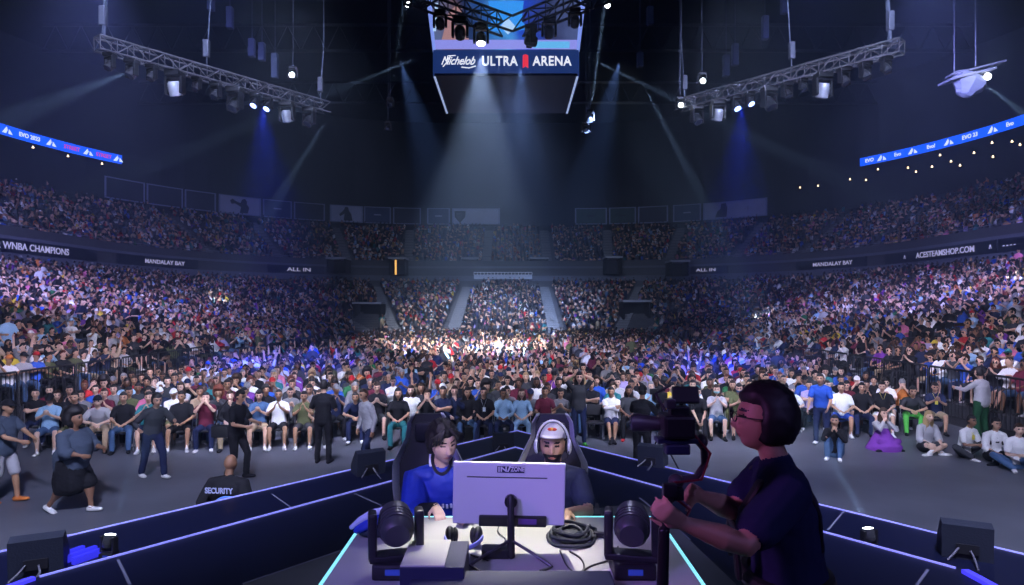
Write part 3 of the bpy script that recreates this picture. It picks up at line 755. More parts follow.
for (a0, a1, k, extra) in BAN:
    z0, z1 = 15.1, 17.2
    e = empty('wall_banner', on_ring((a0 + a1) / 2, 33.0, z0)[0]); e['category'] = 'banner'; e['group'] = 'framed banners around the top of the bowl'
    def bp(bb, nm, m):
        o = bb.obj(nm, m, smooth=False); o.parent = e; o.location = -e.location; return o
    bp(board(a0 + .8, a1 - .8, 33.0, z0, z1, 0.06, 3), 'cloth', {0: bm_dark, 1: bm_pale, 2: bm_blue, 3: bm_pale, 4: bm_pale, 5: bm_green, 6: bm_pale}[k])
    fr = board(a0, a1, 32.95, z1, z1 + 0.12, 0.12, 3)
    for bb in (board(a0, a1, 32.95, z0 - 0.12, z0, 0.12, 3), board(a0, a0 + 1.4, 32.95, z0, z1, 0.12, 1), board(a1 - 1.4, a1, 32.95, z0, z1, 0.12, 1)): fr.add(bb.v, bb.f)
    bp(fr, 'frame', frame_m)
    def deco(px, pts, nm='emblem', m=bm_ink):
        p, a = on_ring(px, 33.0, (z0 + z1) / 2, 0.04); lb = Buf(); n = len(pts)
        lb.add([(x, 0, z) for x, z in pts] + [(x, 0.03, z) for x, z in pts], [list(range(n)), list(range(2 * n - 1, n - 1, -1))] + [[i, n + i, n + (i + 1) % n, (i + 1) % n] for i in range(n)])
        lb.obj(nm, m, e, smooth=False, loc=p - e.location, rot=(0, 0, a))
    if k == 1:
        deco(242, [(-1.3, .1), (-1.5, .5), (-1.2, .75), (-.8, .5), (-.2, .3), (0, .75), (.35, .9), (.6, .6), (.6, .2), (.9, -.2), (.7, -.95), (-.3, -.95), (-.1, -.2), (-.6, .05), (-.9, .2)], 'fighter_figure')
        e['label'] = 'pale banner with dark silhouette of a boxer, hung round the top'
    elif k == 3:
        deco(346, [(-.9, -.1), (-.3, .5), (-.1, .95), (.3, .9), (.4, .4), (.7, .0), (.9, -.95), (-.3, -.95), (-.2, 0), (-.8, -.4)], 'figure')
        e['label'] = 'pale banner with a dark standing figure, left of the far end'
    elif k == 4:
        deco(460, [(-.8, .75), (.8, .75), (.75, -.1), (0, -.95), (-.75, -.1)], 'shield')
        deco(460, [(-.55, .5), (.55, .5), (.5, -.05), (0, -.65), (-.5, -.05)], 'shield_field', mat('shield_grey', (0.10, 0.12, 0.18), 0.6))
        e['label'] = 'wide pale banner with a dark shield emblem at the far end'
    elif k == 6:
        deco(722, [(-.9, -.9), (-.6, -.1), (-.2, .2), (-.1, .9), (.5, .95), (.7, .3), (.6, -.9)], 'figure')
        p, a = on_ring(748, 33.0, 16.2, 0.04); text_obj('lettering', '- | -', 0.6, bm_ink, e, p - e.location, (R(90), 0, a), 0.01)
        e['label'] = 'very wide pale banner with a dark figure, last on the right'
    else:
        e['label'] = {0: 'dark', 2: 'dim blue', 5: 'dim green'}[k] + ' framed banner around the top, ' + extra
        if k in (2, 5): deco((a0 + a1) / 2, [(-.5, -.05), (.5, -.05), (.5, .12), (-.5, .12)], 'emblem', bm_pale if k == 2 else bm_dark)
# guard rails in front of the upper tier
rail_m = mat('dull_rail', (0.14, 0.15, 0.19), 0.5, metal=0.3)
for (a0, a1, lab) in ((-30, 60, 'pale guard rail at the upper stand edge over the champions board'), (62, 130, 'pale guard rail at the upper stand edge past the champions board'), (132, 330, 'long pale guard rail running to the left corner of the upper stand'), (690, 880, 'long pale guard rail running to the right corner of the upper stand'), (882, 1050, 'pale guard rail at the upper stand edge over the web address board')):
    b = Buf(); n = max(4, (a1 - a0) // 12); s = ring_span(a0, a1, 22.2, n)
    for i, (x, y, nx, ny) in enumerate(s):
        b.box((x, y, 8.75), (0.05, 0.05, 0.95))
        if i: q = s[i - 1]; b.tube([(q[0], q[1], 9.2), (x, y, 9.2)], 0.03); b.tube([(q[0], q[1], 8.8), (x, y, 8.8)], 0.02)
    tag(b.obj('guard_rail', rail_m, smooth=False), lab, 'railing', 'guard rails of the upper stand')

# ---------------------------------------------------------------- aisles, portals of the far end
AISLES_LOW = {'L': [24.5, 36.5, 48.5], 'R': [24.5, 36.5, 48.5], 'A': [22, 47, 73], 'B': [22, 47, 73], 'F': [-5.6, 4.0]}
AISLES_UP = {'L': [38, 47, 55.5], 'R': [38, 47, 55.5], 'A': [15, 32, 49, 66, 82], 'B': [15, 32, 49, 66, 82], 'F': [-3.3, 4.6]}
stair_m = mat('stair_concrete', (0.12, 0.125, 0.14), 0.8); nose_m = mat('stair_nosing', (0.30, 0.31, 0.34), 0.7)
def rpoint(sec, u, t):
    R_ = R0 + t; yc = FY - R0; xa = W0 - R0
    if sec == 'L': return V((CX - W0 - t, u, 0)), V((1, 0, 0))
    if sec == 'R': return V((CX + W0 + t, u, 0)), V((-1, 0, 0))
    if sec == 'F': return V((u, FY + t, 0)), V((0, -1, 0))
    a = R(u); s = -1 if sec == 'A' else 1
    return V((CX + s * (xa + R_ * math.cos(a)), yc + R_ * math.sin(a), 0)), V((-s * math.cos(a), -math.sin(a), 0))
for tabs, n0, z_f, t0, pit, wid in ((AISLES_LOW, NLOW, lambda i: zlow(i * PITCH), 0.2, PITCH, 1.15), (AISLES_UP, NUP, lambda i: zup(22.6 + i * PU), 22.6, PU, 1.15)):
    for sec, us in tabs.items():
        for u in us:
            b = Buf()
            for i in range(n0):
                for h in (0, 1):
                    t = t0 + (i + h * .5) * pit; p, nn = rpoint(sec, u, t); q, _ = rpoint(sec, u, t + pit * .5)
                    z = z_f(i) + (0.03 if not h else 0.03 + (z_f(1) - z_f(0)) * .5); c = (p + q) / 2; ang = math.atan2(nn.x, -nn.y); rm = Matrix.Rotation(ang, 3, 'Z')
                    b.box((c.x, c.y, z - 0.1), (wid, (q - p).length, 0.24), 0, rm)
                    b.box((p.x - nn.x * .06, p.y - nn.y * .06, z + 0.025), (wid, 0.10, 0.02), 1, rm)
            o = b.obj('stairs', [stair_m, nose_m], smooth=False); struct(o)
# portals: dark openings with a pale lintel
port = mat('portal_black', (0.004, 0.004, 0.006), 0.9)
def portal(px, py, d, wd, hg, label, dp=2.4):
    p = P(px, py, d); e = empty('stand_portal', (p.x, p.y, p.z - hg)); tag(e, label, 'entrance', 'entrance portals of the stands')
    x, y, _ = p; ang = 0.0; b = Buf()
    b.box((-wd / 2, dp / 2, hg / 2), (0.2, dp, hg)); b.box((wd / 2, dp / 2, hg / 2), (0.2, dp, hg)); b.box((0, dp, hg / 2), (wd, 0.1, hg)); b.box((0, dp / 2, 0.02), (wd, dp, 0.04))
    b.obj('passage', port, e, smooth=False)
    b = Buf(); b.box((0, dp / 2 - .1, hg + 0.1), (wd + 0.3, dp + .2, 0.2)); b.obj('lintel', mat('portal_lintel', (0.30, 0.32, 0.38), 0.7), e, smooth=False)
    return e
PORTALS = [(367, 304, 64.0, 2.6, 3.2, 'wide dark portal with pale lintel low in the left far stand'), (637, 302, 64.0, 2.6, 3.2, 'wide dark portal with pale lintel low in the right far stand'),
           (470, 259, 81.2, 1.9, 2.7, 'tall dark portal at the left end of the white far railing'), (539, 259, 81.2, 2.2, 2.7, 'tall dark portal at the right end of the white far railing'),
           (397, 259, 77.5, 1.8, 1.9, 'dark portal with a lit yellow doorway in the far left stand'), (614, 258, 77.5, 1.8, 1.9, 'dark portal under the third banner past the beam'), (336, 259, 71, 1.9, 1.5, 'dark portal in the curved left corner'), (680, 262, 71, 1.9, 1.5, 'dark portal in the curved right corner')]
portals = [portal(*a) for a in PORTALS]
b = Buf(); b.box((-0.15, -0.02, 0.9), (0.2, 0.06, 1.8)); b.obj('lit_doorway', mat('warm_door', (1, .6, .2), .5, emit=(1.0, 0.55, 0.12), strength=1.0), portals[4], smooth=False)
# the white railing between the two aisles of the far end
p0, p1 = P(474, 276, 79.6), P(532, 276, 79.6); e = empty('barrier_wall', (p0 + p1) / 2); tag(e, 'pale railing wall at the top of the middle far block of seats', 'railing')
L_ = p1.x - p0.x
b = Buf(); b.box((0, 0, -0.1), (L_, 0.12, 0.55)); b.obj('panel', mat('railing_panel', (0.42, 0.46, 0.56), 0.6), e, smooth=False)
b = Buf(); b.box((0, -0.05, 0.45), (L_, 0.08, 0.07)); b.obj('handrail', mat('railing_rail', (0.7, 0.73, 0.8), 0.5), e, smooth=False)
b = Buf()
for k in range(18): b.box((-L_ / 2 + L_ * k / 17, -0.05, 0.3), (0.06, 0.06, 0.35))
b.obj('post', mat('railing_rail'), e, smooth=False)['kind'] = 'stuff'

# bike-rack barriers along the side stands
bar_m = mat('barrier_black', (0.012, 0.012, 0.016), 0.5)
def barrier():
    e = empty('crowd_barrier'); b = Buf()
    b.tube([(-1.1, 0, 0.08), (-1.1, 0, 1.05), (-1.06, 0, 1.1), (1.06, 0, 1.1), (1.1, 0, 1.05), (1.1, 0, 0.08)], 0.022); b.tube([(-1.1, 0, 0.18), (1.1, 0, 0.18)], 0.02); b.obj('frame', bar_m, e)
    b = Buf()
    for k in range(15): x = -1.0 + k * 0.143; b.tube([(x, 0, 0.18), (x, 0, 1.1)], 0.012, seg=5)
    o = b.obj('pickets', bar_m, e)
    for s in (-1, 1): b = Buf(); b.box((s * 0.8, 0, 0.03), (0.06, 0.5, 0.05)); b.obj('foot', bar_m, e, smooth=False)
    return e
bp0 = barrier(); k_ = 0; ORD = ['first', 'second', 'third', 'fourth', 'fifth', 'sixth', 'seventh', 'eighth', 'ninth', 'tenth', 'eleventh', 'twelfth', 'thirteenth', 'fourteenth', 'fifteenth', 'sixteenth', 'seventeenth', 'eighteenth', 'nineteenth', 'twentieth']
ORD += ['twenty-' + o for o in ORD[:9]] + ['thirtieth'] + ['thirty-' + o for o in ORD[:9]] + ['fortieth'] + ['forty-' + o for o in ORD[:9]] + ['fiftieth'] + ['fifty-' + o for o in ORD[:9]]
for s, sn in ((-1, 'left'), (1, 'right')):
    for k in range(6):
        y = 16.2 + k * 2.28
        if s > 0: y = 15.6 + k * 2.28
        o = bp0 if k_ == 0 else copy_tree(bp0); k_ += 1
        o.location = (CX + s * (W0 - 0.12), y, 0.0); o.rotation_euler = (0, 0, R(90)); o.scale = (1, 1, 1.45)
        tag(o, 'black steel picket barrier before the %s raised stand, %s counted from the stage' % (sn, ORD[k]), 'barrier', 'picket barriers along the %s stand' % sn)

# ------------------------------------------------------------------ the audience
rnd = random.Random(11)
PROTOS = [person_proto(p, 0.017) for p in SEATED]
STAND = dict(pel=(0, 0, 0.95), lean=0.0, lean2=0.08, al=(0.13, 0.0, 0.085), ar=(-0.13, 0.02, 0.085), kl=(0.1, -1, 0), kr=(-0.1, -1, 0), wl=(0.30, -0.10, 0.86), wr=(-0.30, -0.08, 0.86), hpl=(-1, 0.1, 0), hpr=(1, 0.1, 0))
P_STAND = person_proto(sp(STAND, wl=(0.18, -0.28, 1.18), wr=(-0.2, -0.26, 1.14), curl=.4), 0.017)
P_RAISE = person_proto(sp(STAND, wl=(0.10, -0.12, 1.72), wr=(-0.12, -0.12, 1.72), hdl=(-.2, 0, 1), hdr=(.2, 0, 1), pl=(1, 0, 0), pr=(-1, 0, 0)), 0.017)
P_MASK = person_proto(sp(SIT, wl=(0.10, -0.42, 0.50), wr=(-0.02, -0.44, 0.52), lean=0.25, lean2=0.2, neckf=-.3, hdl=(-.2, -.3, -1), hdr=(.2, -.3, -1), pl=(1, .3, 0), pr=(-1, .3, 0)), 0.017)
FLOORP = dict(pel=(0, 0, 0.15), lean=0.05, lean2=0.22, neckf=-.1, al=(-0.16, -0.40, 0.06), ar=(0.16, -0.36, 0.06), kl=(1, -0.3, 0.5), kr=(-1, -0.3, 0.5), fl=(-1, -0.3, 0), fr=(1, -0.3, 0), wl=(0.14, -0.36, 0.26), wr=(-0.12, -0.36, 0.26), hem=0.0)
P_CROSS = person_proto(sp(FLOORP, legs='short', sleeve='elbow'), 0.015)
P_KNEES = person_proto(sp(FLOORP, al=(0.12, -0.62, 0.085), ar=(-0.14, -0.30, 0.07), kl=(0.1, -0.4, 1), wl=(0.1, -0.40, 0.36), wr=(-0.1, -0.38, 0.36), fl=(0.1, -1, 0.1), fr=(-.2, -1, 0)), 0.015)
P_KNEEL = person_proto(sp(FLOORP, al=(0.10, -0.30, 0.07), ar=(-0.14, -0.30, 0.07), kl=(0.1, -0.3, 1), kr=(-0.1, -0.3, 1), wl=(0.05, -0.30, 0.62), wr=(-0.05, -0.30, 0.62), pl=(1, 0, -1), pr=(-1, 0, -1), hdl=(-.2, 0, 1), hdr=(.2, 0, 1), sleeve='long', fl=(0.1, -1, 0), fr=(-.1, -1, 0)), 0.015)
P_DRESS = person_proto(sp(FLOORP, wl=(0.05, -0.24, 0.66), wr=(-0.05, -0.24, 0.66), pl=(1, 0, -1), pr=(-1, 0, -1), hdl=(-.3, .1, 1), hdr=(.3, .1, 1), sleeve='long',
                 skirt=[([(0, -0.10, 0.36), (0, -0.12, 0.22), (0, -0.16, 0.05)], [(0.17, 0.16), (0.27, 0.27), (0.40, 0.36)])]), 0.015)

TOPS = ['black'] * 30 + ['charcoal'] * 15 + ['grey'] * 8 + ['light grey'] * 4 + ['white'] * 13 + ['navy'] * 9 + ['blue'] * 8 + ['light blue'] * 5 + ['maroon'] * 6 + ['red'] * 5 + ['purple'] * 2 + ['pink'] * 3 + ['teal'] * 3 + ['green'] * 2 + ['olive'] * 3 + ['yellow'] + ['orange'] + ['lavender'] * 2 + ['tan'] * 2
BOTS = ['black'] * 8 + ['denim'] * 8 + ['navy'] * 4 + ['charcoal'] * 4 + ['khaki'] * 2 + ['olive'] + ['light blue'] * 1
STY = ['short'] * 9 + ['buzz'] * 2 + ['fringe'] * 3 + ['long'] * 4 + ['cap'] * 4 + ['mop'] * 2 + ['bun', 'bald', 'afro', 'beanie']
HC = ['black'] * 11 + ['brown'] * 6 + ['blond'] + ['grey'] + ['red']
SK = [0] * 6 + [1] * 6 + [2] * 4 + [3] * 2 + [4] + [5] * 5

def in_view(x, y, z, m=170):
    if y < 9: return False
    px = 512 + x / y * F; py = HOR - (z - CAM_Z) / y * F
    return -m < px < 1024 + m and py > -20

chairm = mat('chair_black', (0.02, 0.02, 0.024), 0.6); chairs_ = mat('chair_steel', (0.35, 0.36, 0.4), 0.35, metal=0.8)
def folding_chair():
    e = empty('folding_chair')
    b = Buf(); b.box((0, -0.02, 0.435), (0.42, 0.40, 0.04), bev=0.012); b.obj('seat', chairm, e)
    b = Buf(); b.box((0, 0.21, 0.72), (0.42, 0.03, 0.26), bev=0.01); b.obj('backrest', chairm, e)
    for s in (-1, 1):
        b = Buf(); b.tube([(s * 0.22, -0.20, 0.012), (s * 0.22, 0.0, 0.44), (s * 0.22, 0.215, 0.86)], 0.012); b.obj('leg', chairs_, e)
        b = Buf(); b.tube([(s * 0.20, 0.24, 0.012), (s * 0.20, -0.16, 0.42)], 0.012); b.obj('leg', chairs_, e)
    return e
CH0 = folding_chair(); first_chair = [True]
def put_chair(x, y, rz, label):
    o = CH0 if first_chair[0] else copy_tree(CH0); first_chair[0] = False
    o.location = (x, y, 0); o.rotation_euler = (0, 0, rz); tag(o, label, 'chair', 'folding chairs of the front rows'); return o

def yrow(x, k): return 15.5 + 0.10 * x + 0.93 * k
FRONT = [  # px, proto, top, bottom, shoes, skin, hair, hair colour, words, depth shift
    (36, 4, 'light blue', 'denim', 'white', 5, 'cap', 'brown', 'light blue shirt and jeans looking down at a camera', 0),
    (62, 9, 'charcoal', 'olive', 'black', 1, 'short', 'black', 'charcoal shirt behind the walking woman with the round hair', 0.1),
    (88, 6, 'light grey', 'tan', 'black', 5, 'beanie', 'brown', 'light grey shirt leaning forward beside the walking woman', 0.1),
    (112, 0, 'black', 'denim', 'black', 1, 'short', 'black', 'black t-shirt and bright jeans with hands on lap', 0),
    (138, 1, 'teal', 'navy', 'white', 0, 'short', 'black', 'dark teal shirt clapping beside the walking man', 0),
    (172, 9, 'black', 'black', 'white', 2, 'short', 'black', 'black t-shirt and shorts behind the walking man', 0),
    (197, 3, 'maroon', 'navy', 'white', 5, 'short', 'black', 'maroon t-shirt with both hands at the mouth', 0),
    (222, 7, 'black', 'khaki', 'black', 5, 'short', 'brown', 'black top and khaki trousers left of the man with the bag', 0),
    (252, 4, 'denim', 'tan', 'white', 0, 'long', 'black', 'denim jacket, long black hair, right of the man with the bag', 0),
    (272, 1, 'white', 'black', 'white', 2, 'buzz', 'black', 'white t-shirt and black shorts clapping', 0),
    (298, 1, 'olive', 'charcoal', 'white', 2, 'bun', 'black', 'olive top and charcoal shorts clapping', 0),
    (314, 0, 'white', 'charcoal', 'white', 0, 'short', 'brown', 'white t-shirt beside the standing man in black', 0.1),
    (352, 6, 'navy', 'navy', 'white', 2, 'short', 'black', 'navy clothes leaning into the aisle', 0.6),
    (395, 0, 'black', 'teal', 'black', 1, 'long', 'black', 'black top and long black hair right of the man in grey', -0.1),
    (408, 0, 'white', 'charcoal', 'black', 5, 'long', 'brown', 'white top and brown hair, behind the left gaming chair', 0.5),
    (425, 3, 'black', 'navy', 'black', 0, 'short', 'brown', 'black t-shirt with hands at the mouth, behind left gaming chair', 0),
    (441, 2, 'navy', 'navy', 'black', 1, 'short', 'black', 'navy shirt with arms crossed above the left player', 0),
    (453, 7, 'navy', 'black', 'black', 5, 'short', 'brown', 'navy long sleeves, chin on hand, above the left player', 0.1),
    (466, 5, 'black', 'denim', 'white', 1, 'long', 'black', 'black long sleeves and long hair between the two players', 0),
    (483, 0, 'black', 'navy', 'black', 1, 'short', 'black', 'black t-shirt with a pale badge between the two players', 0),
    (503, 5, 'light blue', 'navy', 'black', 3, 'short', 'black', 'light blue shirt left of the right player', 0),
    (522, 0, 'light blue', 'light blue', 'white', 5, 'long', 'brown', 'light blue dress just left of the white headset', 0),
    (546, 0, 'maroon', 'black', 'black', 2, 'short', 'black', 'maroon t-shirt right behind the white headset', 0),
    (562, 4, 'grey', 'denim', 'black', 1, 'short', 'black', 'grey t-shirt just right of the white headset', 0),
    (614, 11, 'white', 'navy', 'black', 2, 'short', 'black', 'white t-shirt and shorts with crossed arms and crossed ankles', 0),
    (632, 0, 'charcoal', 'black', 'red', 3, 'long', 'black', 'charcoal top and red shoes beside the camera operator', 0.15),
    (682, 5, 'denim', 'denim', 'black', 1, 'long', 'black', 'denim clothes half hidden by the handheld camera', 0.1),
    (702, 'mask', 'black', 'black', 'black', 0, 'short', 'black', 'black t-shirt and light blue face mask, arms hanging', 0),
    (722, 1, 'light grey', 'denim', 'black', 5, 'long', 'brown', 'light grey top, denim shorts and face mask, clapping', 0),
    (745, 4, 'olive', 'olive', 'black', 0, 'short', 'black', 'olive shirt and shorts with a dark blue mask', 0),
    (763, 0, 'light grey', 'light blue', 'white', 1, 'long', 'black', 'light grey top beside the cameraman head', 0.1),
    (850, 9, 'white', 'blue', 'white', 1, 'short', 'black', 'white t-shirt and bright blue shorts near the blue jersey', 0),
    (871, 0, 'black', 'navy', 'black', 1, 'short', 'black', 'black t-shirt above the person in the purple dress', 0),
    (892, 9, 'black', 'white', 'white', 0, 'short', 'black', 'black shirt, white shorts and yellow lanyard, one leg out', 0),
    (921, 6, 'charcoal', 'bright green', 'black', 1, 'mop', 'black', 'charcoal jacket and bright green trousers', 0),
    (946, 4, 'navy', 'khaki', 'black', 1, 'short', 'black', 'navy shirt, khaki trousers and yellow badge', 0)]
maskm = mat('face_mask_blue', (0.25, 0.55, 0.65), 0.8); maskd = mat('face_mask_navy', (0.03, 0.10, 0.25), 0.8); yel = mat('badge_yellow', (0.8, 0.7, 0.1), 0.6); pale = mat('badge_pale', (0.6, 0.7, 0.8), 0.5)
def mask_mesh():
    b = Buf()
    def fn(d, p):
        q = V(p); 
        if d.y > -0.15: q.y = max(q.y, -0.012) * .05 - 0.01
        return q
    b.ell((0, -0.008, -0.050), (0.074, 0.104, 0.046), 0, 20, 12, fn=fn)
    return b.mesh('face_mask', maskm)
MASK = mask_mesh()
def badge(o, m, z=0.83, y=-0.155):
    b = Buf(); b.box((0.01, y, z), (0.07, 0.008, 0.10)); b.tube([(-0.07, -0.10, z + .25), (0.0, y - .008, z + .05), (0.07, -0.10, z + .25)], 0.006)
    b.obj('badge', m, o)
n_ind = 0
for (px, pr, tp, bt, shx, sk, hs, hc, words, dy) in FRONT:
    x = 0.0
    for _ in range(8): y = yrow(x, 0) + dy; x = (px - 512) / F * y
    y = yrow(x, 0) + dy + 0.44
    rz = math.atan2(0 - x, y - 3) * -0.35 * 1.0
    o = make_person(P_MASK if pr == 'mask' else PROTOS[pr], (x, y, 0), -math.atan2(x, y - 3) * 0.6, tp, bt, shx, sk, hs, hc, 'front row person in ' + words, 'audience in the front floor row', sc=rnd.uniform(.97, 1.03), hatcol='black')
    if px in (702, 722, 745):
        mo = bpy.data.objects.new('face_mask', MASK); COL.objects.link(mo); mo.parent = o; mo.matrix_local = (P_MASK if pr == 'mask' else PROTOS[pr])['M']; slot(mo, maskd if px == 745 else maskm)
    if px in (892, 946): badge(o, yel)
    if px == 483: badge(o, pale)
    put_chair(x, y, -math.atan2(x, y - 3) * 0.6, 'black folding chair under the front row person in ' + ' '.join(words.split()[:6]))
    n_ind += 1
x, y = 1.95 * 1.0, 16.05; put_chair(2.10, 16.2, -0.1, 'empty black folding chair in the front row, left of the white t-shirt')

ROWN = ['front', 'second', 'third', 'fourth', 'fifth', 'sixth', 'seventh', 'eighth', 'ninth']
floor_rest = []
for k in range(1, 47):
    x = CX - 12.1 + (k % 2) * 0.27; nth = 0
    while x < CX + 12.1:
        x += 0.555
        if -3.35 < x < -2.35 or (2.55 < x < 3.35 and k > 2): continue
        xx = x + rnd.uniform(-.05, .05); y = yrow(xx, k) + 0.44 + rnd.uniform(-.05, .05)
        if k < 8 and xx > 11.2 - .0 * k: continue
        if y > 57.5 or rnd.random() < 0.025: continue
        rz = -math.atan2(xx, y - 3) * 0.7 + rnd.uniform(-.18, .18)
        if k <= 6:
            nth += 1; pi = rnd.choices(range(12), [6, 5, 4, 3, 4, 5, 2, 3, 0.6, 3, 4, 3])[0]
            tp, bt, hs, hc, sk = rnd.choice(TOPS), rnd.choice(BOTS), rnd.choice(STY), rnd.choice(HC), rnd.choice(SK)
            hat = rnd.choice(['black', 'white', 'red', 'navy', 'grey'])
            hw = {'cap': '%s cap' % hat, 'beanie': '%s beanie' % hat, 'bald': 'bald head', 'afro': 'round afro', 'long': 'long %s hair' % hc}.get(hs, '%s hair' % hc)
            o = make_person(PROTOS[pi], (xx, y, 0), rz, tp, bt, rnd.choice(['white', 'black', 'grey']), sk, hs, hc,
                        'person in %s top with %s, %s floor row, %s from left barrier' % (tp, hw, ROWN[k], ORD[nth - 1]), 'audience in the %s floor row' % ROWN[k], sc=rnd.uniform(.95, 1.05), hatcol=hat)
            n_ind += 1
            if k == 1: put_chair(xx, y, rz, 'black folding chair in the second floor row, under the %s person from left' % ORD[nth - 1])
            else: floor_rest.append((xx, y, 0.0, rz, True))
        else: floor_rest.append((xx, y, 0.0, rz, False))
print('individuals', n_ind)

# everybody else is one mass
def lod(proto, hstyle, ntri):
    me, M = proto['me'], proto['M']; bm = bmesh.new(); bm.from_mesh(me)
    if hstyle:
        h = hair(hstyle).copy(); h.transform(M); n0 = len(bm.faces); bm.from_mesh(h); bm.faces.ensure_lookup_table()
        for f in bm.faces[n0:]: f.material_index = HAIR
        bpy.data.meshes.remove(h)
    m2 = bpy.data.meshes.new('lod'); bm.to_mesh(m2); bm.free(); 
    for m in range(8): m2.materials.append(None)
    o = bpy.data.objects.new('lod', m2)
    m2.calc_loop_triangles(); d = o.modifiers.new('d', 'DECIMATE'); d.ratio = ntri / max(1, len(m2.loop_triangles)); 
    m3 = baked(o)
    m3.calc_loop_triangles(); nt = len(m3.loop_triangles)
    v = np.empty(len(m3.vertices) * 3, np.float32); m3.vertices.foreach_get('co', v)
    t = np.empty(nt * 3, np.int32); m3.loop_triangles.foreach_get('vertices', t)
    mi = np.empty(nt, np.int32); m3.loop_triangles.foreach_get('material_index', mi)
    bpy.data.objects.remove(o); bpy.data.meshes.remove(m2); bpy.data.meshes.remove(m3)
    return v.reshape(-1, 3), t.reshape(-1, 3), mi
seats = []; people = []
for (x, y, z, rz, seat_only) in floor_rest:
    if not in_view(x, y, z + .5): continue
    seats.append((x, y, z, rz * .3))
    if not seat_only: people.append((x, y, z, rz))
def blocked(x, y, z):
    px = 512 + x / y * F; py = HOR - (z + .6 - CAM_Z) / y * F
    for (qx, qy, d, wd, hg, _) in PORTALS:
        hw = wd / 2 / d * F + 2; hh = hg / d * F
        if abs(px - qx) < hw and qy - 2 < py < qy + hh + 8: return True
    if 474 < px < 533 and 270 < py < 281: return True
    return False
for tabs, n0, z_f, t0, pit in ((AISLES_LOW, NLOW, lambda i: zlow(i * PITCH), 0.2, PITCH), (AISLES_UP, NUP, lambda i: zup(22.6 + i * PU), 22.6, PU)):
    for i in range(n0):
        t = t0 + i * pit + 0.50
        for (x, y, nx, ny, sec, u) in ring(t, y0=10, step=0.535):
            if not in_view(x, y, z_f(i) + 1): continue
            sc_ = 1.0
            if sec in 'AB': lim = math.degrees(0.74 / (R0 + t))
            else: lim = 0.74
            if any(abs(u - a) < lim for a in tabs[sec]): continue
            z = z_f(i)
            if blocked(x, y, z): continue
            xx = x + rnd.uniform(-.05, .05); 
            tx, ty = 0 - x, 4 - y; L = math.hypot(tx, ty); dx, dy = nx * .55 + tx / L * .45, ny * .55 + ty / L * .45
            rz = math.atan2(dx, -dy) 
            seats.append((x, y, z, math.atan2(nx, -ny)))
            if rnd.random() > (0.05 if t0 < 5 else 0.13): people.append((xx, y, z, rz + rnd.uniform(-.25, .25)))
print('crowd', len(people), 'seats', len(seats))
BASE = [(PROTOS[0], 'short'), (PROTOS[1], 'short'), (PROTOS[2], 'cap'), (PROTOS[3], 'fringe'), (PROTOS[4], 'short'), (PROTOS[5], 'long'), (PROTOS[7], 'mop'), (PROTOS[9], 'short'), (PROTOS[10], 'long'), (PROTOS[11], 'buzz'), (PROTOS[8], 'short'), (P_STAND, 'short')]
WB = [6, 4, 4, 3, 4, 4, 2, 4, 3, 3, 0.5, 0.3]
LODS = {n: [lod(p, h, n) for p, h in BASE] for n in (620, 240, 120)}
vs_all, ts_all, cs_all = [], [], []; off = 0
groups = {}
for (x, y, z, rz) in people:
    n = 620 if y < 26 else (240 if y < 42 else 120)
    groups.setdefault((n, rnd.choices(range(12), WB)[0]), []).append((x, y, z, rz, rnd.uniform(.93, 1.06)))
nrs = np.random.RandomState(3)
topc = np.array([PAL[c] for c in TOPS]); botc = np.array([PAL[c] for c in BOTS]); skc = np.array([SKINC[i] for i in SK]); hcc = np.array([HAIRC[c] for c in HC])
for (n, bi), L in groups.items():
    v, t, mi = LODS[n][bi]; A = np.array(L, np.float32); c, s = np.cos(A[:, 3]), np.sin(A[:, 3]); k = A[:, 4][:, None]
    X = (v[None, :, 0] * c[:, None] - v[None, :, 1] * s[:, None]) * k + A[:, 0:1]
    Y = (v[None, :, 0] * s[:, None] + v[None, :, 1] * c[:, None]) * k + A[:, 1:2]
    Z = v[None, :, 2] * k + A[:, 2:3]
    m = len(L); vs_all.append(np.stack([X, Y, Z], -1).reshape(-1, 3))
    ts_all.append((t[None] + (off + np.arange(m) * len(v))[:, None, None]).reshape(-1, 3)); off += m * len(v)
    pal = np.zeros((m, 8, 3)); pal[:, SKIN] = skc[nrs.randint(len(skc), size=m)]; tv = topc[nrs.randint(len(topc), size=m)] * nrs.uniform(.8, 1.2, (m, 1)); pal[:, TOP] = tv
    pal[:, BOT] = botc[nrs.randint(len(botc), size=m)]; pal[:, SHOE] = np.where(nrs.rand(m, 1) < .4, .6, .03); pal[:, HAIR] = hcc[nrs.randint(len(hcc), size=m)]
    if bi == 2: pal[:, HAIR] = topc[nrs.randint(len(topc), size=m)]
    pal[:, DARK] = 0.02; pal[:, LIP] = pal[:, SKIN] * .6; pal[:, WHITE] = .7
    cs_all.append(pal[:, mi].reshape(-1, 3))
def raw_mesh(name, v, t, cols, m, smooth=True):
    me = bpy.data.meshes.new(name); v = np.ascontiguousarray(v, np.float32); t = np.ascontiguousarray(t, np.int32)
    me.vertices.add(len(v)); me.vertices.foreach_set('co', v.ravel()); me.loops.add(t.size); me.loops.foreach_set('vertex_index', t.ravel())
    me.polygons.add(len(t)); me.polygons.foreach_set('loop_start', np.arange(0, t.size, t.shape[1], dtype=np.int32))
    me.update(calc_edges=True)
    if smooth: me.polygons.foreach_set('use_smooth', np.ones(len(t), bool))
    if cols is not None:
        a = me.attributes.new('dye', 'FLOAT_COLOR', 'FACE'); a.data.foreach_set('color', np.concatenate([cols, np.ones((len(cols), 1))], 1).astype(np.float32).ravel())
    me.materials.append(m); return me
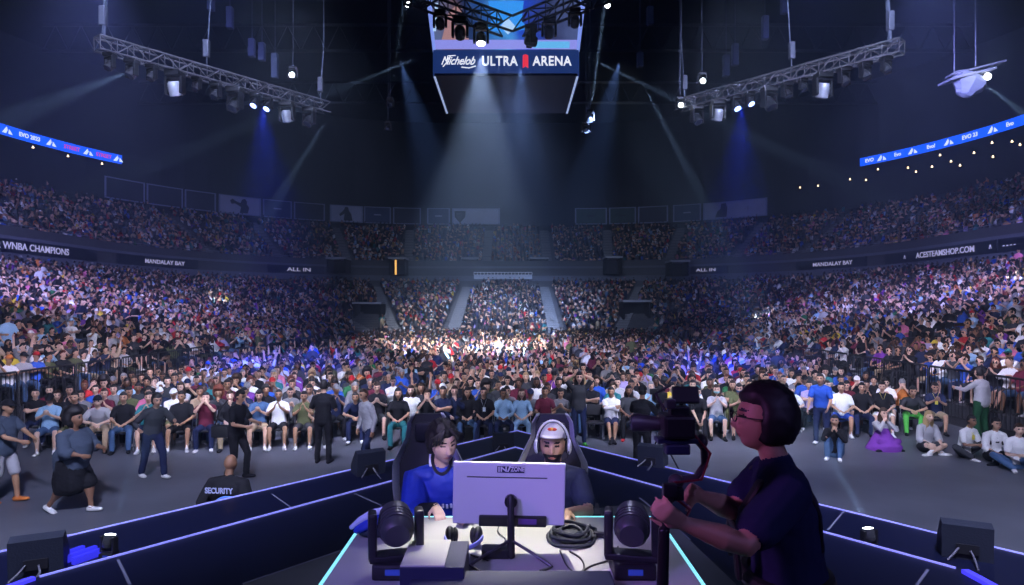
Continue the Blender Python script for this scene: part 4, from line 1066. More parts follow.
dye = bpy.data.materials.new('clothes_and_skin'); dye.use_nodes = True; at = dye.node_tree.nodes.new('ShaderNodeAttribute'); at.attribute_name = 'dye'
dye.node_tree.links.new(at.outputs['Color'], dye.node_tree.nodes['Principled BSDF'].inputs['Base Color']); dye.node_tree.nodes['Principled BSDF'].inputs['Roughness'].default_value = 0.75
dye.node_tree.nodes['Principled BSDF'].inputs['Specular IOR Level'].default_value = 0.25
me = raw_mesh('crowd', np.concatenate(vs_all), np.concatenate(ts_all), np.concatenate(cs_all), dye)
o = bpy.data.objects.new('crowd', me); COL.objects.link(o); tag(o, 'thousands of seated spectators filling the floor and the raised stands all round', 'crowd', kind='stuff')
print('crowd tris', len(me.polygons))
vs_all = ts_all = cs_all = None
# seats under the mass
def boxes(parts):
    v = []; q = []
    for (cx, cy, cz, sx, sy, sz) in parts:
        o_ = len(v); v += [(cx + i * sx / 2, cy + j * sy / 2, cz + k * sz / 2) for i in (-1, 1) for j in (-1, 1) for k in (-1, 1)]
        q += [[o_ + a for a in f] for f in ([0, 1, 3, 2], [4, 6, 7, 5], [0, 4, 5, 1], [2, 3, 7, 6], [0, 2, 6, 4], [1, 5, 7, 3])]
    return np.array(v, np.float32), np.array(q, np.int32)
v, q = boxes([(0, -0.02, 0.40, 0.44, 0.40, 0.05), (0, 0.20, 0.66, 0.45, 0.05, 0.42)])
A = np.array(seats, np.float32); c, s = np.cos(A[:, 3:4]), np.sin(A[:, 3:4])
VV = np.stack([v[None, :, 0] * c - v[None, :, 1] * s + A[:, 0:1], v[None, :, 0] * s + v[None, :, 1] * c + A[:, 1:2], v[None, :, 2] + A[:, 2:3]], -1).reshape(-1, 3)
QQ = (q[None] + (np.arange(len(A)) * len(v))[:, None, None]).reshape(-1, 4)
o = bpy.data.objects.new('stadium_seats', raw_mesh('stadium_seats', VV, QQ, None, mat('seat_shell', (0.03, 0.033, 0.05), 0.5), False)); COL.objects.link(o); tag(o, 'rows of dark seats under the spectators of the floor and stands', 'seats', kind='stuff')

# ------------------------------------------------------------------ stage
deck_m = mat('deck_black_gloss', (0.0035, 0.005, 0.022), 0.4, noise_s=0.3, noise_scale=3, spec=0.25)
deck_g = mat('deck_grey', (0.055, 0.058, 0.075), 0.45, noise_s=0.25, noise_scale=4)
edge_l = mat('led_edge_lavender', (0.3, 0.3, 0.8), 0.4, emit=(0.20, 0.21, 0.72), strength=0.75)
edge_t = mat('led_edge_teal', (0.3, 0.8, 0.8), 0.4, emit=(0.22, 0.75, 0.85), strength=1.1)
seam_m = mat('deck_seam', (0.16, 0.17, 0.26), 0.5)
OUT = [(-9.3, 1.1), (0.1, 12.2), (9.3, 0.65), (9.3, -3), (-9.3, -3)]
INN = [(-3.66, 4.94), (0.05, 9.45), (3.55, 5.1), (3.62, 4.2), (5.2, 2.2), (5.2, -2.6), (-5.6, -2.6), (-5.6, 2.2), (-3.95, 4.3)]
b = Buf(); b.prism(OUT, 0.0, 1.0); struct(b.obj('floor_stage_lower', deck_m, smooth=False))
b = Buf(); b.prism(INN, 1.0, 1.3); struct(b.obj('floor_stage_upper', deck_m, smooth=False))
def strip(pts, z, w_, h, m, name, label, cat='light strip', grp=None, structure=True):
    b = Buf()
    for a, c in zip(pts, pts[1:]):
        a, c = V((a[0], a[1], z)), V((c[0], c[1], z)); d = c - a; b.box((a + c) / 2, (w_, d.length + w_ * .5, h), 0, Matrix.Rotation(math.atan2(d.y, d.x) - math.pi / 2, 3, 'Z'))
    o = b.obj(name, m, smooth=False)
    return tag(o, label, cat, grp)
def off(pts, k): return [(x * k, y * k) for x, y in pts]
strip(OUT[:2], 1.003, 0.016, 0.02, edge_l, 'led_strip', 'long lavender light strip along the left outer edge of the stage', grp='stage edge light strips')
strip(OUT[1:3], 1.003, 0.016, 0.02, edge_l, 'led_strip', 'long lavender light strip along the right outer edge of the stage', grp='stage edge light strips')
strip([(-3.64, 4.94), (0.05, 9.43)], 1.303, 0.017, 0.02, edge_l, 'led_strip', 'lavender light strip along the left edge of the raised inner deck', grp='stage edge light strips')
strip([(-3.93, 4.30), (-3.66, 4.88)], 1.30, 0.05, 0.05, mat('led_edge_blue', (0.05, 0.05, 0.6), 0.4, emit=(0.06, 0.05, 0.85), strength=1.0), 'led_strip', 'short deep blue light strip in the bottom left of the inner deck edge', grp='stage edge light strips')
strip([(0.05, 9.43), (3.53, 5.1)], 1.303, 0.017, 0.02, edge_l, 'led_strip', 'lavender light strip along the right edge of the raised inner deck', grp='stage edge light strips')
strip([(3.55, 5.0), (3.6, 4.25)], 1.305, 0.06, 0.05, mat('led_edge_blue'), 'led_strip', 'short blue light strip turning back at the right corner of the inner deck', grp='stage edge light strips')
# seams of the deck panels
b = Buf()
def seam(px0, py0, px1, py1, z, w_=0.02):
    a, c = G(px0, py0, z), G(px1, py1, z); d = c - a
    b.box((a + c) / 2 + V((0, 0, 0.002)), (w_, d.length, 0.004), 0, Matrix.Rotation(math.atan2(d.y, d.x) - math.pi / 2, 3, 'Z'))
seam(243, 584, 349, 548, 1.3); seam(355, 494, 385, 507, 1.3); seam(272, 494, 290, 507, 1.0); seam(828, 530, 845, 510, 1.0); seam(917, 585, 928, 570, 1.3); seam(960, 548, 968, 532, 1.0)
seam(118, 560, 130, 585, 1.3); seam(640, 498, 690, 540, 1.3); seam(600, 585, 700, 560, 1.3)
struct(b.obj('trim_deck_seams', seam_m, smooth=False))
b = Buf(); _p = [(-1.9, 1.6), (1.9, 1.6)] + [(q.x, q.y) for q in (G(735, 584, 1.3), G(668, 520, 1.3), G(640, 503, 1.3), G(372, 541, 1.3), G(243, 585, 1.3))]
b.prism(_p, 1.3, 1.306); struct(b.obj('floor_grey_panel', mat('deck_grey_panel', (0.10, 0.105, 0.125), 0.5, noise_s=0.25, noise_scale=4), smooth=False))
# ------------------------------------------------------------------ desk
DZ = 2.05; 
desk = empty('gaming_desk', (0, 3.3, 1.3)); tag(desk, 'pale topped players desk with teal light strips round its edge', 'desk')
b = Buf(); b.box((0.0, -0.15, 0.73), (1.84, 1.86, 0.04), bev=0.008); b.obj('desktop', mat('desktop_pale', (0.34, 0.34, 0.33), 0.5, noise_s=0.12, noise_scale=5), desk, smooth=False)
b = Buf(); b.box((0, 0.74, 0.36), (1.78, 0.03, 0.70)); b.box((-0.88, -0.15, 0.36), (0.03, 1.7, 0.70)); b.box((0.88, -0.15, 0.36), (0.03, 1.7, 0.70)); b.obj('side_panel', mat('desk_black', (0.012, 0.013, 0.02), 0.5), desk, smooth=False)
for nm, c, sz in (('light_strip', (0, 0.785, 0.735), (1.86, 0.018, 0.03)), ('light_strip', (-0.925, -0.02, 0.735), (0.018, 1.6, 0.03)), ('light_strip', (0.925, -0.02, 0.735), (0.018, 1.6, 0.03))):
    b = Buf(); b.box(c, sz); b.obj(nm, edge_t, desk, smooth=False)
b = Buf(); b.box((0.0, -0.62, 0.79), (0.94, 0.75, 0.09), bev=0.01); b.obj('front_riser', mat('riser_navy', (0.012, 0.016, 0.05), 0.6), desk, smooth=False)
# monitor, seen from behind
mon_w = mat('monitor_white', (0.62, 0.62, 0.68), 0.4); blk = mat('plastic_black', (0.012, 0.012, 0.016), 0.4); blkm = mat('metal_black', (0.02, 0.02, 0.026), 0.35, metal=0.4)
mc = P(509, 493, 3.52); mon = empty('gaming_monitor', (mc.x, mc.y - 0.10, DZ)); tag(mon, 'large white monitor seen from behind on a black stand', 'monitor')
hz = mc.z - DZ
rt = Matrix.Rotation(R(3), 3, 'X') @ Matrix.Rotation(R(1.2), 3, 'Y')
b = Buf(); b.box((0, 0.10, hz), (0.615, 0.028, 0.345), 0, rt, bev=0.008); b.obj('housing', mon_w, mon, smooth=False)
b = Buf(); b.box((0, 0.117, hz), (0.595, 0.004, 0.325), 0, rt); b.obj('screen', mat('screen_glow', (0.1, 0.1, 0.2), 0.3, emit=(0.25, 0.35, 0.9), strength=0.8), mon, smooth=False)
b = Buf(); b.box((-0.01, 0.083, hz + 0.090), (0.44, 0.004, 0.006), 0, rt); b.obj('slot', blk, mon, smooth=False)
b = Buf(); b.box((0.02, 0.082, hz - 0.148), (0.37, 0.02, 0.062), 0, rt, bev=0.012); b.obj('port_bay', blk, mon, smooth=False)
b = Buf(); b.box((0.10, 0.072, hz - 0.148), (0.10, 0.006, 0.03), 0, rt); b.obj('sticker', mat('sticker_violet', (0.12, 0.05, 0.25), 0.5), mon, smooth=False)
b = Buf(); b.box((0.01, 0.0765, hz + 0.135), (0.148, 0.004, 0.034), 0, rt); b.obj('logo_plate', mat('plate_navy', (0.01, 0.01, 0.05), 0.5), mon, smooth=False)
text_obj('logo', 'IN', 0.038, mon_w, mon, (-0.035, 0.0735, hz + 0.136), (R(93), 0, 0), 0.001, sx=1.3, bold=0.0012)
text_obj('logo', '/', 0.038, mon_w, mon, (0.0, 0.0735, hz + 0.136), (R(93), 0, 0), 0.001, sx=1.6, bold=0.0016)
text_obj('logo', 'ZONE', 0.034, mon_w, mon, (0.047, 0.0735, hz + 0.136), (R(93), 0, 0), 0.001, sx=0.8, bold=0.0012)
b = Buf(); b.cyl((0.01, 0.085, hz - 0.035), (0.01, 0.045, hz - 0.035), 0.035); b.box((0.01, 0.04, hz - 0.07), (0.028, 0.025, 0.10)); b.loft([(0.01, 0.03, hz), (0.01, 0.0, hz - .12), (0.012, -0.03, 0.02)], [(0.018, 0.012), (0.018, 0.014), (0.021, 0.016)], seg=10); b.obj('stand_neck', blkm, mon)
for s, e_ in ((-1, (-0.20, -0.13, 0.012)), (1, (0.22, -0.15, 0.012))):
    b = Buf(); b.tube([(0.01, -0.015, 0.10), (e_[0] * .55, -0.08, 0.055), e_, (e_[0] * .72, -0.20, 0.010)], 0.008); b.obj('stand_foot', blkm, mon)
# console box with a pale top, near edge of the desk
a0 = G(410, 571, 2.20); cb = empty('console_box', (-0.37, 3.12, DZ)); tag(cb, 'low black box with a pale grey lid at the near left of the desk', 'box')
b = Buf(); b.box((0, 0, 0.07), (0.30, 0.33, 0.14), bev=0.006); b.obj('case', mat('box_navy', (0.012, 0.016, 0.05), 0.5), cb, smooth=False)
b = Buf(); b.box((-0.045, 0, 0.143), (0.205, 0.328, 0.008), bev=0.002); b.obj('lid', mat('lid_pale', (0.36, 0.37, 0.34), 0.5, noise_s=0.08), cb, smooth=False)
# headset lying on the desk
hsb = empty('headset', (-0.27, 3.60, DZ)); tag(hsb, 'black and white headset lying on the desk beside the monitor', 'headset')
for s in (-1, 1):
    b = Buf(); b.ell((s * 0.075, 0.0, 0.055), (0.030, 0.048, 0.052), rot=Matrix.Rotation(s * .2, 3, 'Y')); b.obj('ear_cup', blk, hsb)
    b = Buf(); b.ell((s * 0.05, 0.0, 0.055), (0.018, 0.040, 0.045)); b.obj('ear_pad', mat('pad_black', (0.02, 0.02, 0.025), 0.9), hsb)
b = Buf(); pts = [(math.cos(a) * 0.105, -0.01 - math.sin(a) * 0.115, 0.02 + 0.03 * abs(math.cos(a))) for a in [math.pi * i / 12 for i in range(13)]]
b.loft(pts, [(0.014, 0.007)] * 13, side=(0, 0, 1), seg=8); b.obj('headband', mat('headband_white_blue_lit', (0.25, 0.28, 0.75), 0.4), hsb)  # white band, the blue light on it painted into its colour
# splitter box, coiled cable bundle and loose cables
b = Buf(); b.box((0, 0, 0.025), (0.15, 0.09, 0.05), bev=0.008); sb = b.obj('splitter_box', blk, loc=(G(500, 545, DZ).x - 0.02, 3.44, DZ)); tag(sb, 'small black splitter box with cables left of the monitor stand', 'box')
cbn = empty('cable_coil', (G(570, 537, DZ).x, 3.68, DZ)); tag(cbn, 'thick coil of black cable lying right of the monitor', 'cable')
b = Buf()
for k in range(6):
    r = 0.125 - 0.016 * k; pts = [(math.cos(a) * r * 1.05, math.sin(a) * r * 1.15, 0.012 + 0.017 * ((k * 2) % 5) * .8 + 0.006 * math.sin(3 * a + k)) for a in [2 * math.pi * i / 28 for i in range(29)]]; b.tube(pts, 0.011)
b.ell((0, 0, 0.02), (0.075, 0.085, 0.03)); b.obj('coil', mat('cable_navy', (0.010, 0.014, 0.03), 0.6), cbn)
b = Buf(); b.tube([(0.10, 0.08, 0.05), (0.16, 0.12, 0.02), (0.14, 0.0, 0.012), (0.09, -0.05, 0.03)], 0.009); b.obj('loop', mat('cable_navy'), cbn)
def cable(pts, r, label, z=DZ + 0.008):
    P3 = [V((G(a, c, DZ).x, G(a, c, DZ).y, z)) for a, c in pts]; out = []
    for i in range(len(P3) - 1):
        p0 = P3[max(0, i - 1)]; p1 = P3[i]; p2 = P3[i + 1]; p3 = P3[min(len(P3) - 1, i + 2)]
        for q in range(5):
            t = q / 5; out.append(0.5 * ((2 * p1) + (p2 - p0) * t + (2 * p0 - 5 * p1 + 4 * p2 - p3) * t * t + (3 * p1 - p0 - 3 * p2 + p3) * t ** 3))
    out.append(P3[-1]); b = Buf(); b.tube(out, r); return tag(b.obj('cable', mat('cable_black', (0.01, 0.01, 0.014), 0.5)), label, 'cable', 'loose cables on the desk')
cable([(570, 553), (581, 560), (584, 570), (576, 578), (590, 568), (612, 560), (618, 548)], 0.005, 'black cable curling from the coil towards the right moving light')
cable([(590, 526), (596, 535), (604, 539)], 0.005, 'short black cable from the coil to the dark plug')
cable([(492, 548), (487, 556), (478, 559), (471, 556), (488, 562)], 0.004, 'black cable looping in front of the splitter box')
cable([(503, 548), (505, 540), (498, 533), (500, 524)], 0.003, 'thin black cable running behind the splitter box')
cable([(560, 552), (566, 566), (575, 575)], 0.004, 'thin black cable below the coil near the desk riser')
b = Buf(); b.box((0, 0, 0.014), (0.075, 0.035, 0.028), 0, Matrix.Rotation(-.25, 3, 'Z'), bev=0.006); tag(b.obj('cable_plug', blk, loc=(G(600, 537, DZ).x, G(600, 537, DZ).y, DZ)), 'dark plug at the end of the short cable right of the coil', 'plug')
b = Buf(); b.box((0, 0, 0.003), (0.07, 0.10, 0.006), 0, Matrix.Rotation(.4, 3, 'Z')); tag(b.obj('paper_note', mat('paper', (0.6, 0.6, 0.58), 0.7), loc=(G(612, 574, DZ).x, G(612, 574, DZ).y, DZ)), 'small pale paper on the desk left of the right moving light', 'paper')
# folded blue and white jersey on a dark bag at the desk's left corner
q = G(357, 531, DZ)
jb = empty('folded_jersey', (-0.845, 3.72, DZ + .075)); jb.scale = (.62, .62, .62); tag(jb, 'blue and white jersey folded over a dark bag at the left desk corner', 'clothing')
b = Buf()
def fn(d, p): return V((p.x, p.y, p.z * (0.6 if d.z < 0 else 1) + noise.noise(d * 3.1) * 0.018))
b.ell((0.06, 0, 0.03), (0.20, 0.12, 0.075), 0, 28, 18, rot=Matrix.Rotation(-.45, 3, 'Y') @ Matrix.Rotation(.2, 3, 'Z'), fn=fn); b.obj('body_cloth', mat('jersey_blue', (0.012, 0.035, 0.42), 0.6, bump=0.4, noise_scale=14), jb)
b = Buf(); b.loft([(-0.13, -0.05, -0.01), (-0.04, -0.08, 0.07), (0.07, -0.07, 0.13), (0.17, -0.04, 0.15)], [(0.022, 0.02), (0.03, 0.028), (0.034, 0.026), (0.028, 0.02)], seg=12); b.obj('white_trim', mat('cloth_pale', (0.55, 0.6, 0.85), 0.7), jb)
bg = Buf(); bg.ell((0, 0, 0.04), (0.105, 0.08, 0.043), 0, 20, 12, fn=lambda d, p: V((p.x, p.y, p.z * (1.0 if d.z > 0 else .9)))); tag(bg.obj('bag', mat('bag_dark', (0.01, 0.016, 0.03), 0.7), loc=(-0.80, 3.74, DZ - .003)), 'dark soft bag under the blue and white jersey', 'bag')

# ------------------------------------------------------------------ moving head lights
barrel = mat('barrel_grey', (0.05, 0.052, 0.06), 0.35, metal=0.2); lens_d = mat('lens_dark', (0.03, 0.035, 0.06), 0.12)
lens_b = mat('lens_blue_lit', (0.2, 0.3, 1), 0.3, emit=(0.25, 0.35, 1.0), strength=9.0); lens_w = mat('lens_white_lit', (1, 1, 1), 0.3, emit=(0.85, 0.92, 1.0), strength=14.0); lens_g = mat('lens_grey', (0.30, 0.32, 0.38), 0.2, metal=0.5)
def moving_head(name, sc=1.0, tilt=0.0, pan=0.0, lens=None, headmat=None, long=1.0):
    """base at the origin, the head above it; turn it over to hang it"""
    e = empty(name); 
    b = Buf(); b.box((0, 0, 0.05 * sc), (0.26 * sc, 0.24 * sc, 0.10 * sc), bev=0.018 * sc); bo = b.obj('base', blk, e, smooth=False)
    b = Buf(); b.box((0, -0.122 * sc, 0.055 * sc), (0.09 * sc, 0.004, 0.035 * sc)); b.obj('display', mat('display_dim', (0.02, 0.04, 0.2), 0.2, emit=(0.01, 0.02, 0.2), strength=1), bo, smooth=False)
    rz = Matrix.Rotation(pan, 4, 'Z')
    for s in (-1, 1):
        b = Buf(); b.box((s * 0.145 * sc, 0, 0.25 * sc), (0.055 * sc, 0.12 * sc, 0.30 * sc), bev=0.02 * sc); o = b.obj('yoke_arm', blk, e, smooth=False); o.matrix_local = rz
    b = Buf(); b.box((0, 0, 0.115 * sc), (0.33 * sc, 0.13 * sc, 0.04 * sc), bev=0.01 * sc); o = b.obj('yoke_base', blk, e, smooth=False); o.matrix_local = rz
    b = Buf(); b.loft([(0, 0, -0.13 * sc * long), (0, 0, -0.10 * sc), (0, 0, 0.0), (0, 0, 0.11 * sc * long)], [0.075 * sc, 0.098 * sc, 0.108 * sc, 0.100 * sc], side=(1, 0, 0), seg=18, cap=False)
    for k in range(4): b.cyl((0, 0, (-0.06 + k * .03) * sc), (0, 0, (-0.05 + k * .03) * sc), 0.112 * sc, seg=18)
    h = b.obj('head', headmat or barrel, e); h.matrix_local = rz @ Matrix.Translation((0, 0, 0.31 * sc)) @ Matrix.Rotation(tilt, 4, 'X')
    b = Buf(); b.cyl((0, 0, 0.108 * sc * long), (0, 0, 0.118 * sc * long), 0.092 * sc, seg=20); b.ell((0, 0, 0.112 * sc * long), (0.085 * sc, 0.085 * sc, 0.02 * sc)); b.obj('lens', lens or lens_d, h)
    return e
for px, side, lab, tl in ((396, 'left', 'black moving head light standing on the desk left of the pale lid box', 0.5), (632, 'right', 'black moving head light standing on the desk beside the cameraman', -0.4)):
    e = moving_head('moving_head_light', 0.80, R(-75), tl * .5, lens_d)
    e.location = ((px - 512) / F * 3.22, 3.22, DZ); e.rotation_euler = (0, 0, 0)
    tag(e, lab, 'stage light', 'moving head lights on the desk')
# gaming chairs
cb_m = mat('chair_leather', (0.02, 0.02, 0.03), 0.45); cw_m = mat('chair_white_edge', (0.88, 0.9, 0.95), 0.4)
def gaming_chair(x, y, rz, label):
    e = empty('gaming_chair', (x, y, 1.3), rz); tag(e, label, 'chair', 'gaming chairs of the players')
    b = Buf(); b.box((0, 0.0, 0.36), (0.50, 0.48, 0.10), bev=0.04); b.obj('seat', cb_m, e)
    prof = [(0.38, 0.21), (0.52, 0.235), (0.70, 0.26), (0.86, 0.262), (0.96, 0.215), (1.06, 0.165), (1.17, 0.155), (1.23, 0.12)]
    def yy(z): return 0.25 + (z - 0.4) * 0.17
    for nm, k0, k1, m, th in (('backrest', 0.0, 0.90, cb_m, 0.05), ('left_wing', 0.84, 1.04, cw_m, 0.07)):
        for s in ((1,) if nm == 'backrest' else (1, -1)):
            vs = []; fs = []; n = len(prof)
            for z, w_ in prof:
                xs = (-w_ * k1, w_ * k1) if nm == 'backrest' else ((w_ * k0) * s, w_ * k1 * s)
                yb = yy(z); fwd = 0.0 if nm == 'backrest' else -0.08
                vs += [(xs[0], yb + (0 if nm == 'backrest' else 0), z), (xs[1], yb + fwd, z), (xs[1], yb + th + fwd * .3, z), (xs[0], yb + th, z)]
            for i in range(n - 1):
                for k in range(4): k2 = (k + 1) % 4; fs.append([i * 4 + k, i * 4 + k2, (i + 1) * 4 + k2, (i + 1) * 4 + k])
            fs.append([3, 2, 1, 0]); fs.append([4 * n - 4, 4 * n - 3, 4 * n - 2, 4 * n - 1])
            b = Buf(); b.add(vs, fs); b.obj('backrest' if nm == 'backrest' else 'side_wing', m, e)
    b = Buf(); b.box((0, yy(1.1) - 0.03, 1.10), (0.20, 0.06, 0.15), bev=0.025); b.obj('headrest_pillow', cb_m, e)
    for s in (-1, 1): b = Buf(); b.box((s * 0.30, 0, 0.60), (0.08, 0.26, 0.03), bev=0.012); b.tube([(s * 0.30, 0, 0.59), (s * 0.28, 0.0, 0.36)], 0.02); b.obj('armrest', cb_m, e)
    b = Buf(); b.cyl((0, 0, 0.06), (0, 0, 0.33), 0.03)
    for k in range(5): a = 2 * math.pi * k / 5; b.loft([(0, 0, 0.09), (math.cos(a) * .3, math.sin(a) * .3, 0.055)], [(0.03, 0.02), (0.02, 0.015)], seg=8)
    b.obj('star_base', blkm, e)
    for k in range(5): a = 2 * math.pi * k / 5; b = Buf(); b.ell((math.cos(a) * .3, math.sin(a) * .3, 0.028), (0.028, 0.028, 0.028), 0, 10, 6); b.obj('caster', blk, e)
    return e
gaming_chair((428 - 512) / F * 4.75, 4.72, 0.12, 'black gaming chair with pale edges behind the player in the blue jersey')
gaming_chair((553 - 512) / F * 4.72, 4.70, -0.05, 'black gaming chair with pale edges behind the player in the white headset')
# stage wedges and small floor spots
def wedge(x, y, z, rz, sc, label):
    e = empty('stage_monitor', (x, y, z), rz); tag(e, label, 'speaker', 'wedge monitors on the stage edge')
    b = Buf(); s = sc; pr = [(-0.20 * s, 0), (0.22 * s, 0), (0.22 * s, 0.16 * s), (-0.08 * s, 0.50 * s), (-0.24 * s, 0.46 * s)]; n = len(pr)
    vs = [(-0.29 * s, a, c) for a, c in pr] + [(0.29 * s, a, c) for a, c in pr]
    b.add(vs, [list(range(n)), list(range(2 * n - 1, n - 1, -1))] + [[i, n + i, n + (i + 1) % n, (i + 1) % n] for i in range(n)]); b.obj('cabinet', mat('speaker_navy', (0.014, 0.018, 0.034), 0.55, bump=.3, noise_scale=60), e, smooth=False)
    b = Buf(); b.box((0, -0.225 * s, 0.15 * s), (0.26 * s, 0.015, 0.13 * s)); b.obj('socket_panel', blk, e, smooth=False)
    b = Buf(); b.tube([(-0.10 * s, -0.235 * s, 0.16 * s), (-0.18 * s, -0.30 * s, 0.05), (-0.25 * s, -0.36 * s, 0.012)], 0.010); b.tube([(0.03 * s, -0.235 * s, 0.14 * s), (0.06 * s, -0.3 * s, 0.05), (0.05 * s, -0.6 * s, 0.012)], 0.010); b.obj('cable', mat('cable_grey', (0.10, 0.10, 0.14), 0.5), e)
    return e
q = G(42, 583, 1.0); wedge(-4.28, 5.80, 1.0, 0.45, 0.70, 'black wedge monitor at the bottom left on the outer deck')
q = G(970, 575, 1.0); wedge((968 - 512) / F * 6.1, 6.15, 1.0, -0.45, 0.70, 'black wedge monitor at the bottom right on the outer deck')
wedge((368 - 512) / F * 9.15, 9.15, 1.0, 0.55, 0.70, 'black wedge monitor on the outer deck below the man in grey')
wedge((653 - 512) / F * 9.6, 9.6, 1.0, -0.5, 0.66, 'black wedge monitor on the outer deck below the camera operator')
wedge((503 - 512) / F * 10.6, 10.6, 1.0, 0.05, 0.6, 'black wedge monitor at the far tip of the stage between the players')
wp = wedge
SPOTS = []
for (px, py, lab) in ((109, 553, 'small lit floor light by the left wedge monitor'), (869, 546, 'small lit floor light sending a beam up past the cameraman')):
    q = G(px, py + 4, 1.0); e = moving_head('floor_spot_light', 0.50, R(-14), -.3 if px < 500 else .3, lens_w); e.location = q; tag(e, lab, 'stage light', 'small floor lights on the stage edge'); SPOTS.append(q)
q = G(120, 553, 1.0); b = Buf()
for k in range(3): b.box((k * .12, 0, 0.04), (0.05, 0.34, 0.07), 0, Matrix.Rotation(-.4, 3, 'Z'), bev=.01)
tag(b.obj('led_batten', mat('batten_blue', (0.01, 0.01, 0.3), 0.4, emit=(0.03, 0.03, 0.6), strength=1.0), loc=(q.x - .42, q.y - .15, 1.0)), 'deep blue lit led batten lying beside the left small floor light', 'stage light')

# ------------------------------------------------------------------ trusses
tr_m = mat('truss_aluminium', (0.20, 0.20, 0.22), 0.45, metal=0.5); trd_m = mat('truss_dark', (0.06, 0.065, 0.09), 0.5, metal=0.4)
def truss(A, B_, w_, m, label, r=0.026, cell=None):
    A, B_ = V(A), V(B_); d = B_ - A; L = d.length; e = empty('lighting_truss', A); tag(e, label, 'truss', 'lighting trusses'); 
    e.rotation_euler = d.to_track_quat('X', 'Z').to_euler(); h = w_ / 2; cell = cell or w_ * 1.15
    for sy in (-1, 1):
        for sz in (-1, 1): b = Buf(); b.tube([(0, sy * h, sz * h), (L, sy * h, sz * h)], r); b.obj('chord', m, e)
    b = Buf(); n = max(2, int(L / cell))
    for i in range(n):
        x0, x1 = L * i / n, L * (i + 1) / n; s = 1 if i % 2 else -1
        for sy in (-1, 1): b.tube([(x0, sy * h, -s * h), (x1, sy * h, s * h)], r * .55); b.tube([(x0, sy * h, -h), (x0, sy * h, h)], r * .55)
        for sz in (-1, 1): b.tube([(x0, -s * h, sz * h), (x1, s * h, sz * h)], r * .55); b.tube([(x0, -h, sz * h), (x0, h, sz * h)], r * .55)
    b.obj('bracing', m, e); return e
TL0, TL1 = P(97, 43, 16.0), P(327, 108, 21.8)
TR0, TR1 = P(902, 46, 16.3), P(678, 106, 21.8)
truss(TL0, TL1, 0.34, tr_m, 'silver lighting truss high on the left, crowded with moving heads')
truss(TR0, TR1, 0.34, tr_m, 'silver lighting truss high on the right, crowded with moving heads')
CA = P(507, 26, 15.0); CL = P(408, -8, 13.4); CR = P(606, -10, 13.4)
truss(CL, CA, 0.36, trd_m, 'dark lighting truss above the centre, rising to the left', r=.03); truss(CR, CA + V((.25, 0, 0)), 0.36, trd_m, 'dark lighting truss above the centre, rising to the right', r=.03)
def chain(p, label, r=0.02, box_=False, top=29.0, m=None, slack=0.0):
    e = empty('truss_hoist', p); tag(e, label, 'hoist', 'hoists of the lighting trusses')
    b = Buf(); b.tube([(0, 0, 0), (slack, 0, 2), (slack * .3, 0, top - p[2])], r); b.obj('chain', m or mat('chain_dull', (0.12, 0.14, 0.2), 0.5, metal=.3), e)
    b = Buf(); b.box((0, 0, 0.55), (0.16, 0.16, 0.5), bev=.03); b.obj('motor', mat('motor_dull', (0.10, 0.11, 0.15), 0.5), e, smooth=False)
    return e
for k, lab in ((0.02, 'hoist and cable bundle at the outer end of the left truss'), (0.40, 'hoist over the middle of the left truss'), (0.96, 'hoist at the inner end of the left truss')): chain(TL0.lerp(TL1, k) + V((0, 0, .17)), lab, 0.05 if k < .1 else .02, slack=.12)
for k, lab in ((0.04, 'hoist and cable bundle at the outer end of the right truss'), (0.42, 'hoist over the middle of the right truss'), (0.96, 'hoist at the inner end of the right truss')): chain(TR0.lerp(TR1, k) + V((0, 0, .17)), lab, 0.05 if k < .1 else .02, slack=-.12)
def hang(A, B_, px, sc, tilt, pan, lens, label, drop=0.17, hm=None, long=1.0, grp='moving heads on the left truss'):
    A, B_ = V(A), V(B_); ka = A.x / A.y; u = 0.5; lo, hi = 0.0, 1.0
    for _ in range(40):
        u = (lo + hi) / 2; p = A.lerp(B_, u); v = 512 + p.x / p.y * F
        if (v < px) == (512 + B_.x / B_.y * F > 512 + A.x / A.y * F): lo = u
        else: hi = u
    e = moving_head('moving_head_light', sc, tilt, pan, lens, hm, long); e.location = p - V((0, 0, drop)); e.rotation_euler = (R(180), 0, 0)
    tag(e, label, 'stage light', grp); return e
silver = mat('head_silver', (0.50, 0.52, 0.56), 0.35, metal=0.3)
LH = [(110, 1.0, lens_d, 0, 'outermost small one at the end of the left truss'), (132, 1.15, lens_d, 0, 'dark one, second from the outer end of the left truss'), (152, 1.0, lens_d, 0, 'dark small one just before the big silver head, left truss'), (175, 1.6, lens_g, 1, 'big silver moving head pointing down, left truss'), (197, 0.9, lens_d, 0, 'small head with pale rim right of the big silver one, left truss'), (216, 1.15, lens_d, 0, 'head in the middle of the left truss, next to the large square one'),
      (235, 1.65, lens_d, 0, 'large square yoke light left of the two blue lamps, left truss'), (255, 1.0, lens_b, 0, 'blue lit head, the first of two on the left truss'), (268, 1.0, lens_b, 0, 'blue lit head, the second of two on the left truss'), (287, 1.5, lens_g, 1, 'big silver moving head right of the blue lamps, left truss'), (309, 1.4, lens_d, 0, 'large square yoke light at the inner end of the left truss')]
for px, sc, ln, sv, lab in LH: hang(TL0, TL1, px, sc, R(20 if sv else -35), 0.5 if not sv else .2, ln, lab, hm=silver if sv else None)
